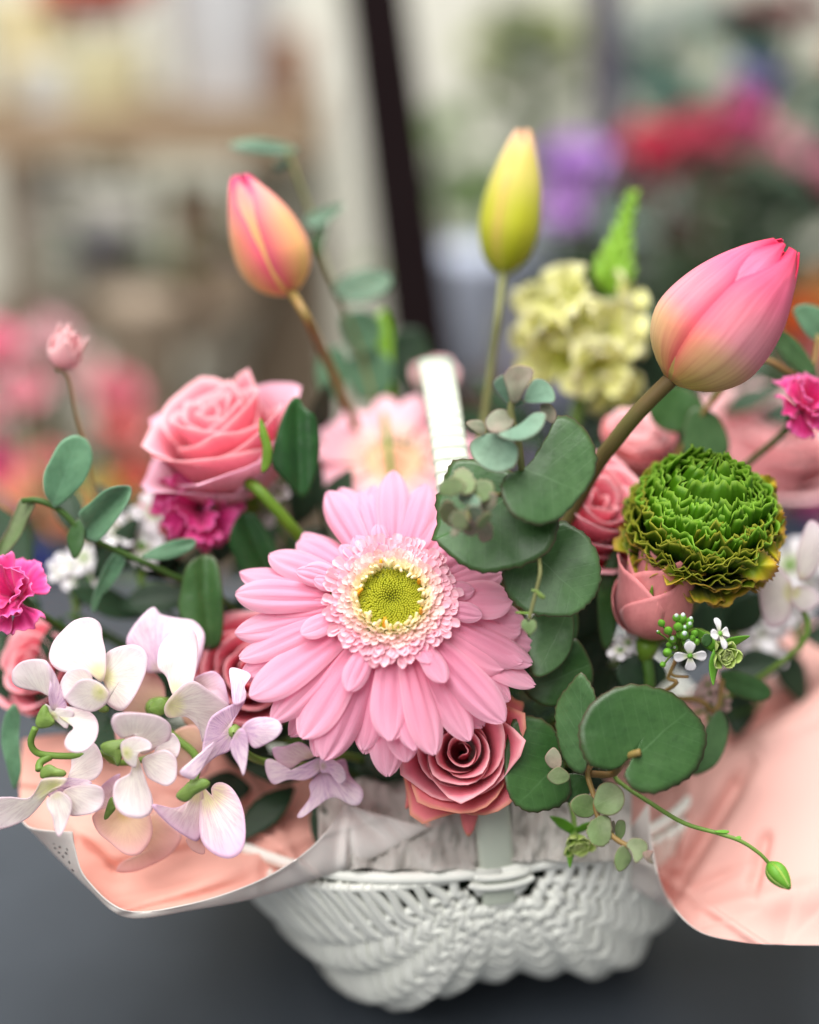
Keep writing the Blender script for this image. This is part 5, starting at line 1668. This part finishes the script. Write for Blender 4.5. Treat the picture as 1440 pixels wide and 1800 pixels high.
# ================================================================== dark leaves added so the gaps between the flowers look shaded
rs = random.Random(77)
for (px, py, d, n_, lab) in [(120, 1080, .520, 12, 'dark green filler leaves at far left behind the sweet peas'), (300, 1080, .525, 12, 'dark green filler leaves above the lilac sweet pea'),
                             (470, 980, .530, 12, 'dark green filler leaves left of the gerbera'), (525, 1350, .499, 7, 'dark filler leaves in the hollow between paper and gerbera'), (600, 1350, .500, 7, 'dark leaves just under the gerbera beside the coral rose'),
                             (980, 1260, .515, 12, 'dark green filler leaves behind the eucalyptus below the gerbera'), (1090, 960, .53, 12, 'dark green filler leaves left of the ranunculus'),
                             (1180, 1190, .525, 10, 'dark green filler leaves under the dusty rose bud'), (560, 860, .56, 6, 'dark green filler leaves around the blurred gerbera'), (1000, 800, .60, 10, 'dark green filler leaves below the snapdragon'),
                             (1250, 730, .60, 12, 'dark green filler leaves behind the pink tulip'), (60, 1260, .50, 7, 'dark filler leaves at the left edge beside the paper'), (250, 1280, .512, 8, 'dark filler leaves among the white sweet peas'),
                             (820, 1180, .52, 10, 'dark filler leaves hidden behind the big gerbera'), (1320, 1090, .55, 8, 'dark filler leaves behind the cream blossoms at right')]:
    c = P(px, py, d)
    t = thing('filler_sprig', lab, 'foliage', c, 'filler greens')
    for i in range(n_):
        a = i * 2.4 + rs.random()
        q = c + CV(math.cos(a), math.sin(a) * .9, rs.uniform(-.3, .2)) * .013 * math.sqrt(i + .3)*.7
        y = CV(math.cos(a) + rs.uniform(-.4, .4), math.sin(a) + rs.uniform(-.2, .6), rs.uniform(-.3, .5))
        g = petal(rs.uniform(.020, .032), rs.uniform(.010, .015), [(0, .15), (.25, .8), (.5, 1), (.8, .55), (1, .05)], 6, 9, bend=rs.uniform(-.6, .4), cup=rs.uniform(-.1, .2), seed=i)
        obj('leaf', g, M['fill'], t, frame(q, y, CV(rs.uniform(-.5, .5), .5, .8)), .0003)
    stem(t, [c, c.lerp(FOAM, .5), to_foam(c)], .0011, M['stem_d'])

# ================================================================== the shop behind, out of focus
BGM = {}


def bgm(c, rough=.6):
    if c not in BGM:
        BGM[c] = plain('shop_%d_%d_%d' % c, S(*c), rough, 14, .25, .0 if sum(c) < 160 else .3)
    return BGM[c]


def blossom_geo(rr, seed, k=9, L=1.0):
    rs = random.Random(seed)
    gs = []
    for i in range(k):
        a = i * 2.4
        el = R(75 - 60 * i / k)
        y = Vector((math.cos(a) * math.cos(el), math.sin(a) * math.cos(el), math.sin(el)))
        g = petal(rr * L, rr * 1.05, [(0, .25), (.4, .7), (.75, 1), (.93, .8), (1, .4)], 4, 5, bend=.6, cup=.2, ruffle=.15, seed=rs.random() * 20)
        gs.append(xform(g, frame(Vector((0, 0, 0)), y, Vector((0, 0, 1)) - y * .4)))
    return join(gs)


BL_CACHE = {}


def bouquet(label, name, c, blossoms, leafcol, pot, nleaf=14, leafL=.10, spread=.09, cat_='flowers', base_z=None, leafW=.3):
    """a vase or bucket of flowers: c = centre of the flower heads; blossoms = (dx, dy(up), dz, radius, colour)"""
    rs = random.Random(len(label) * 7 + int(c.x * 100))
    pr, ph, pc = pot
    bz = base_z if base_z is not None else c.z - spread - ph - .12
    t = thing(name, label, cat_, (c.x, c.y, bz))
    if ph:
        obj('pot', xform(lathe([(.001, 0), (pr * .78, 0), (pr * .82, .004), (pr, ph - .008), (pr * 1.05, ph), (pr * .95, ph), (pr * .9, ph - .02), (.001, ph - .02)], 20), Matrix.Translation((c.x, c.y, bz))), bgm(pc, .4), t)
    mouth = Vector((c.x, c.y, bz + max(.02, ph - .015)))
    for (dx, dz, dy, rr, colr) in blossoms:
        q = c + Vector((dx, dy, dz))
        ax = (q - mouth).normalized() * .8 + Vector((0, -.7, .3))
        key = (round(rr, 3), colr)
        if key not in BL_CACHE:
            g = blossom_geo(rr, len(BL_CACHE))
            BL_CACHE[key] = mkmesh('shop_blossom', *g[:2], bgm(colr), *g[2:4])
        ax.normalize()
        link('blossom', BL_CACHE[key], t, frame(q - ax * rr * .5, ax.orthogonal(), ax))
        stem(t, [q - ax * rr * .45, q.lerp(mouth, .5) + Vector((0, 0, .01)), mouth], .0022, bgm((70, 100, 50)), n=6, seg=5)
    lk = ('leaf', leafcol, round(leafL, 3), leafW)
    if lk not in BL_CACHE:
        g = petal(leafL, leafL * leafW, [(0, .15), (.3, .8), (.5, 1), (.8, .6), (1, .05)], 4, 7, bend=-.5, cup=.15)
        BL_CACHE[lk] = mkmesh('shop_leaf', *g[:2], bgm(leafcol), *g[2:4])
    for i in range(nleaf):
        a = i * 2.4
        f = (i + .5) / nleaf
        q = mouth.lerp(c, .35 + .55 * rs.random()) + Vector((math.cos(a) * spread * f * .8, math.sin(a) * spread * f * .8, rs.uniform(-.4, .3) * spread))
        y = Vector((math.cos(a), math.sin(a), rs.uniform(-.1, .9)))
        o = link('leaf', BL_CACHE[lk], t, frame(q, y, Vector((0, -.6, .8))))
        stem(t, [q + y.normalized() * leafL * .05, q.lerp(mouth, .4), mouth], .0016, bgm((60, 84, 44)), 'leaf_stalk', n=5, seg=5)
    return t


def scat(n_, spr, rr, cols, seed, sy=.7):
    rs = random.Random(seed)
    return [(rs.uniform(-1, 1) * spr, rs.uniform(-1, 1) * spr * sy, rs.uniform(-.5, .5) * spr, rr, rs.choice(cols)) for _ in range(n_)]


def plane_on(z, px, py):
    o = P(px, py, 1) - CAM
    return CAM + o * ((z - CAM.z) / o.z)


# dark posts of a display stand
def post(label, name, top, bot, w, colr):
    d = (bot - top).normalized()
    k = (-.75 - bot.z) / d.z
    foot = bot + d * k
    head = top - d * .55
    t = thing(name, label, 'post', foot)
    x = Vector((1, 0, 0))
    y = d.cross(x).normalized()
    V = []
    for p in (foot, head):
        for sx, sy in ((-1, -1), (1, -1), (1, 1), (-1, 1)):
            V.append(p + x * sx * w / 2 + y * sy * w / 2)
    obj('beam', (V, [(0, 1, 2, 3), (4, 7, 6, 5), (0, 4, 5, 1), (1, 5, 6, 2), (2, 6, 7, 3), (3, 7, 4, 0)]), bgm(colr, .95), t, smooth=False)
    obj('foot_plate', xform(lathe([(.001, 0), (w, 0), (w, .01), (w * .6, .02), (.001, .02)], 12), Matrix.Translation((foot.x, foot.y, -.75))), bgm(colr, .95), t)


post('dark brown leaning post right of the peach tulip', 'display_post', P(660, 0, 1.28), P(740, 620, 1.2), .056, (22, 16, 17))
post('slim grey post behind the snapdragon tip', 'display_post', P(1060, 0, 1.45), P(1074, 420, 1.38), .034, (60, 56, 66))

# wooden shelf with pots, upper left
sh = thing('shelf_unit', 'blurred brown wooden shelf with pots at upper left', 'shelf', P(240, 900, 1.9))
SY = P(240, 220, 1.9).y


def at_y(px, py, y):
    o = P(px, py, 1) - CAM
    return CAM + o * (y / o.y)


xa, xb = at_y(-60, 300, SY).x, at_y(560, 300, SY).x
z1 = at_y(240, 195, SY).z
z2 = at_y(240, 545, SY).z
wood = bgm((150, 128, 104))
wood2 = bgm((120, 104, 88))
zt = at_y(240, -200, SY).z
obj('board', box(xa, xb, SY - .02, SY + .30, z1 - .060, z1), wood, sh, smooth=False)
obj('board', box(xa, xb - .16, SY - .02, SY + .30, z2 - .05, z2), wood2, sh, smooth=False)
obj('upright', box(at_y(2, 300, SY).x, at_y(46, 300, SY).x, SY - .03, SY - .021, -.75, z1 - .061), wood2, sh, smooth=False)
obj('upright', box(xb - .04, xb, SY + .29, SY + .299, -.75, z1 - .061), wood2, sh, smooth=False)
obj('upright', box(xa, xa + .03, SY + .29, SY + .299, -.75, z1 - .061), wood2, sh, smooth=False)


def pot_at(label, px, py_base, y, wpx, hpx, colr, plant=None):
    b = at_y(px, py_base, y)
    sc = (b - CAM).dot(FWD) / F
    w = wpx * sc / 2
    h = hpx * sc
    t = thing('flower_pot', label, 'pot', b, 'pots on the shelf')
    obj('pot', xform(lathe([(.001, 0), (w * .8, 0), (w * .84, .004), (w, h - .008), (w * 1.05, h), (w * .95, h), (w * .9, h - .02), (.001, h - .02)], 22), Matrix.Translation((b.x, b.y, b.z + .001))), bgm(colr, .4), t)
    if plant:
        colr2, n_, rr = plant
        g = blossom_geo(rr, n_)
        me = mkmesh('shop_plant', *g[:2], bgm(colr2), *g[2:4])
        for i in range(n_):
            a = i * 2.4
            q = b + Vector((math.cos(a) * w * .9 * math.sqrt(i / n_), math.sin(a) * w * .5, h + rr * .6 + .012 * (i % 3)))
            link('blossom', me, t, frame(q, Vector((1, .1, 0)), Vector((math.cos(a) * .4, -.6, .8))))
            stem(t, [q, Vector((q.x, q.y, b.z + h * .8))], .002, bgm((70, 100, 50)), n=3, seg=5)
    return t


pot_at('cream pot at the far left end of the upper shelf', 55, 172, SY + .08, 150, 170, (236, 222, 178))
pot_at('cream pot with orange red flowers on the upper shelf', 180, 188, SY + .05, 170, 110, (236, 228, 186), ((232, 130, 112), 9, .05))
pot_at('small white pot in front on the upper shelf', 88, 200, SY + .02, 100, 90, (214, 214, 210))
pot_at('large white bucket on the upper shelf', 400, 178, SY + .1, 210, 230, (236, 238, 242))
pot_at('terracotta brown pot at the right end of the upper shelf', 515, 178, SY + .06, 70, 110, (150, 108, 80))
pot_at('pale pot on the lower shelf with olive plant', 215, 520, SY + .05, 130, 190, (230, 226, 214), ((150, 152, 90), 8, .05))
pot_at('dark brown pot on the lower shelf', 350, 520, SY + .08, 100, 190, (120, 92, 62))
pot_at('off white pot at the left of the lower shelf', 110, 520, SY + .1, 110, 200, (224, 220, 210), ((80, 94, 60), 10, .05))
bouquet('purple flowers with grey green leaves on the lower shelf', 'potted_flowers', at_y(185, 430, SY - .02), scat(7, .035, .03, [(92, 76, 130), (80, 70, 112)], 4), (76, 90, 62), (.05, .08, (150, 140, 126)), 16, .07, .06, base_z=z2 + .001)
bouquet('lavender and green flowers beside the dark brown pot', 'potted_flowers', at_y(395, 430, SY), scat(8, .04, .03, [(190, 176, 190), (170, 168, 120), (200, 180, 180)], 5), (110, 112, 74), (.045, .07, (170, 150, 130)), 12, .06, .06, base_z=z2 + .001)

# white buckets standing lower behind the tulip
for lab, px, py, d, wp, hp_, colr in [('wide pale bucket on a crate behind the salmon rose', 430, 680, 2.3, 200, 180, (214, 210, 200)), ('tall whitish bucket behind the peach tulip', 500, 420, 2.2, 170, 260, (220, 218, 204)),
                                      ('pale blue grey bucket behind the yellow tulip', 815, 650, 1.5, 150, 210, (196, 204, 222)), ('pale lilac bucket behind the snapdragon', 960, 620, 1.7, 150, 180, (168, 170, 196)),
                                      ('brown wooden crate like bucket behind the rosebud', 260, 720, 1.6, 150, 200, (150, 134, 116))]:
    b = P(px, py, d)
    sc = d / F
    w, h = wp * sc / 2, hp_ * sc
    t = thing('bucket', lab, 'bucket', (b.x, b.y, -.75), 'flower buckets')
    obj('pail', xform(lathe([(.001, 0), (w * .8, 0), (w * .84, .004), (w, h - .008), (w * 1.05, h), (w * .95, h), (w * .9, h - .02), (.001, h - .02)], 22), Matrix.Translation(b)), bgm(colr, .4), t)
    obj('stand', box(b.x - w, b.x + w, b.y - w, b.y + w, -.75, b.z - .001), bgm((112, 98, 82)), t, smooth=False)

G1 = (84, 112, 66)
bouquet('pink and magenta flowers blurred at the left edge', 'flower_bucket', P(20, 690, 1.05), [(-.01, .035, 0, .03, (248, 160, 186)), (-.03, .02, .02, .03, (250, 180, 200)), (.005, .0, 0, .03, (250, 196, 206)), (-.03, -.03, 0, .03, (248, 180, 196)),
        (.012, -.052, -.02, .026, (246, 70, 160)), (-.02, -.06, -.01, .026, (246, 110, 176)), (.07, -.01, .03, .03, (244, 160, 176)), (.075, -.035, .02, .03, (242, 160, 158)), (.04, .0, .05, .03, (238, 214, 210)), (.02, .03, .04, .03, (240, 206, 210))], G1, (.06, .16, (150, 140, 150)), 12, .08, .07)
bouquet('orange and yellow flowers low at the left behind the leaves', 'flower_bucket', P(150, 890, .95), [(-.01, -.01, 0, .022, (238, 164, 130)), (.012, .006, .01, .020, (222, 204, 120)), (.03, .012, .02, .02, (230, 120, 110)), (-.05, .0, .02, .022, (244, 190, 160)), (-.03, .02, .03, .02, (236, 160, 160))], (70, 90, 60), (.05, .14, (120, 126, 170)), 8, .06, .05)
bouquet('blue flowers low at the left edge', 'flower_bucket', P(35, 985, .95), scat(6, .03, .02, [(80, 92, 170), (96, 104, 176)], 9), (50, 66, 60), (.05, .14, (90, 96, 140)), 8, .06, .05)
bouquet('red and pink flowers in a bucket at upper right', 'flower_bucket', P(1230, 255, 1.35), [(-.055, .0, 0, .036, (220, 70, 104)), (-.035, -.02, .02, .034, (216, 90, 122)), (-.01, .012, 0, .034, (228, 100, 130)), (.02, .0, .01, .034, (226, 120, 150)), (.035, .03, 0, .034, (220, 110, 160)),
        (.06, .0, .02, .036, (222, 150, 170)), (-.05, -.04, .02, .03, (200, 96, 130)), (.05, .055, .04, .034, (150, 140, 190)), (.085, -.01, .03, .034, (226, 150, 176)), (.13, -.03, 0, .036, (226, 140, 170)), (.02, -.035, .03, .03, (196, 130, 150))], (52, 66, 48), (.07, .18, (90, 94, 100)), 30, .10, .11)
bouquet('dark leafy plant with deep red flowers in the top right corner', 'flower_bucket', P(1370, 110, 1.5), [(-.05, .045, -.02, .036, (120, 30, 48)), (-.015, .052, -.03, .036, (130, 34, 54)), (.03, .05, 0, .032, (110, 40, 60)), (.06, .0, -.02, .03, (226, 120, 70)), (.07, .02, -.03, .03, (220, 110, 70))], (44, 74, 64), (.07, .18, (80, 84, 90)), 40, .13, .09, leafW=.45)
bouquet('mauve purple tulip like flowers right of the yellow tulip', 'flower_bucket', P(1000, 330, 1.3), [(-.005, .03, 0, .026, (232, 190, 252)), (.008, .01, .01, .028, (232, 186, 252)), (-.004, -.012, 0, .028, (234, 182, 248)), (.010, -.03, .01, .026, (230, 180, 244)), (-.012, .012, .02, .026, (228, 194, 250)), (-.012, -.02, -.02, .026, (230, 186, 248)), (.012, .03, -.01, .026, (232, 190, 252))], (100, 120, 110), (.05, .14, (150, 150, 176)), 6, .06, .04)
bouquet('pale green hydrangeas at the top between the posts', 'flower_bucket', P(945, 95, 2.3), scat(14, .10, .05, [(206, 214, 150), (200, 212, 196), (216, 218, 200), (160, 170, 120)], 11), (120, 134, 96), (.08, .2, (170, 170, 160)), 14, .10, .1)
bouquet('mint green foliage behind the yellow tulip', 'flower_bucket', P(800, 360, 2.1), scat(12, .085, .05, [(176, 196, 150), (190, 204, 180), (160, 184, 130)], 12, 1.3), (140, 160, 110), (.08, .2, (180, 180, 170)), 14, .10, .1)
bouquet('white hydrangeas at the top right beside the grey post', 'flower_bucket', P(1175, 60, 2.2), scat(10, .075, .05, [(222, 228, 222), (210, 220, 214)], 13), (120, 140, 100), (.08, .2, (170, 176, 170)), 14, .12, .1)
bouquet('dark green shrub below the red flowers at right', 'flower_bucket', P(1240, 440, 1.3), scat(4, .05, .02, [(110, 70, 66), (90, 60, 60)], 14), (38, 48, 36), (.08, .2, (60, 62, 70)), 60, .09, .14, leafW=.5)
bouquet('orange flowers blurred at the right edge behind the tulip', 'flower_bucket', P(1420, 560, 1.1), [(-.012, .0, 0, .026, (234, 130, 64)), (.01, .018, .01, .026, (214, 160, 100)), (.0, -.03, 0, .026, (222, 150, 150)), (.02, -.035, .01, .026, (226, 140, 150)), (.02, .0, .02, .026, (232, 140, 80))], (70, 84, 60), (.05, .14, (150, 130, 130)), 10, .06, .05)
bouquet('pink and lilac flowers low at the right edge', 'flower_bucket', P(1425, 850, .95), [(-.02, .0, .01, .024, (222, 120, 140)), (.0, -.012, 0, .024, (200, 80, 150)), (.012, .012, 0, .024, (226, 150, 160)), (-.02, .035, .02, .026, (236, 190, 190)), (.0, -.04, .01, .024, (150, 156, 200)), (-.02, -.05, .02, .024, (160, 164, 206))], (90, 100, 90), (.05, .14, (150, 156, 190)), 8, .06, .05)
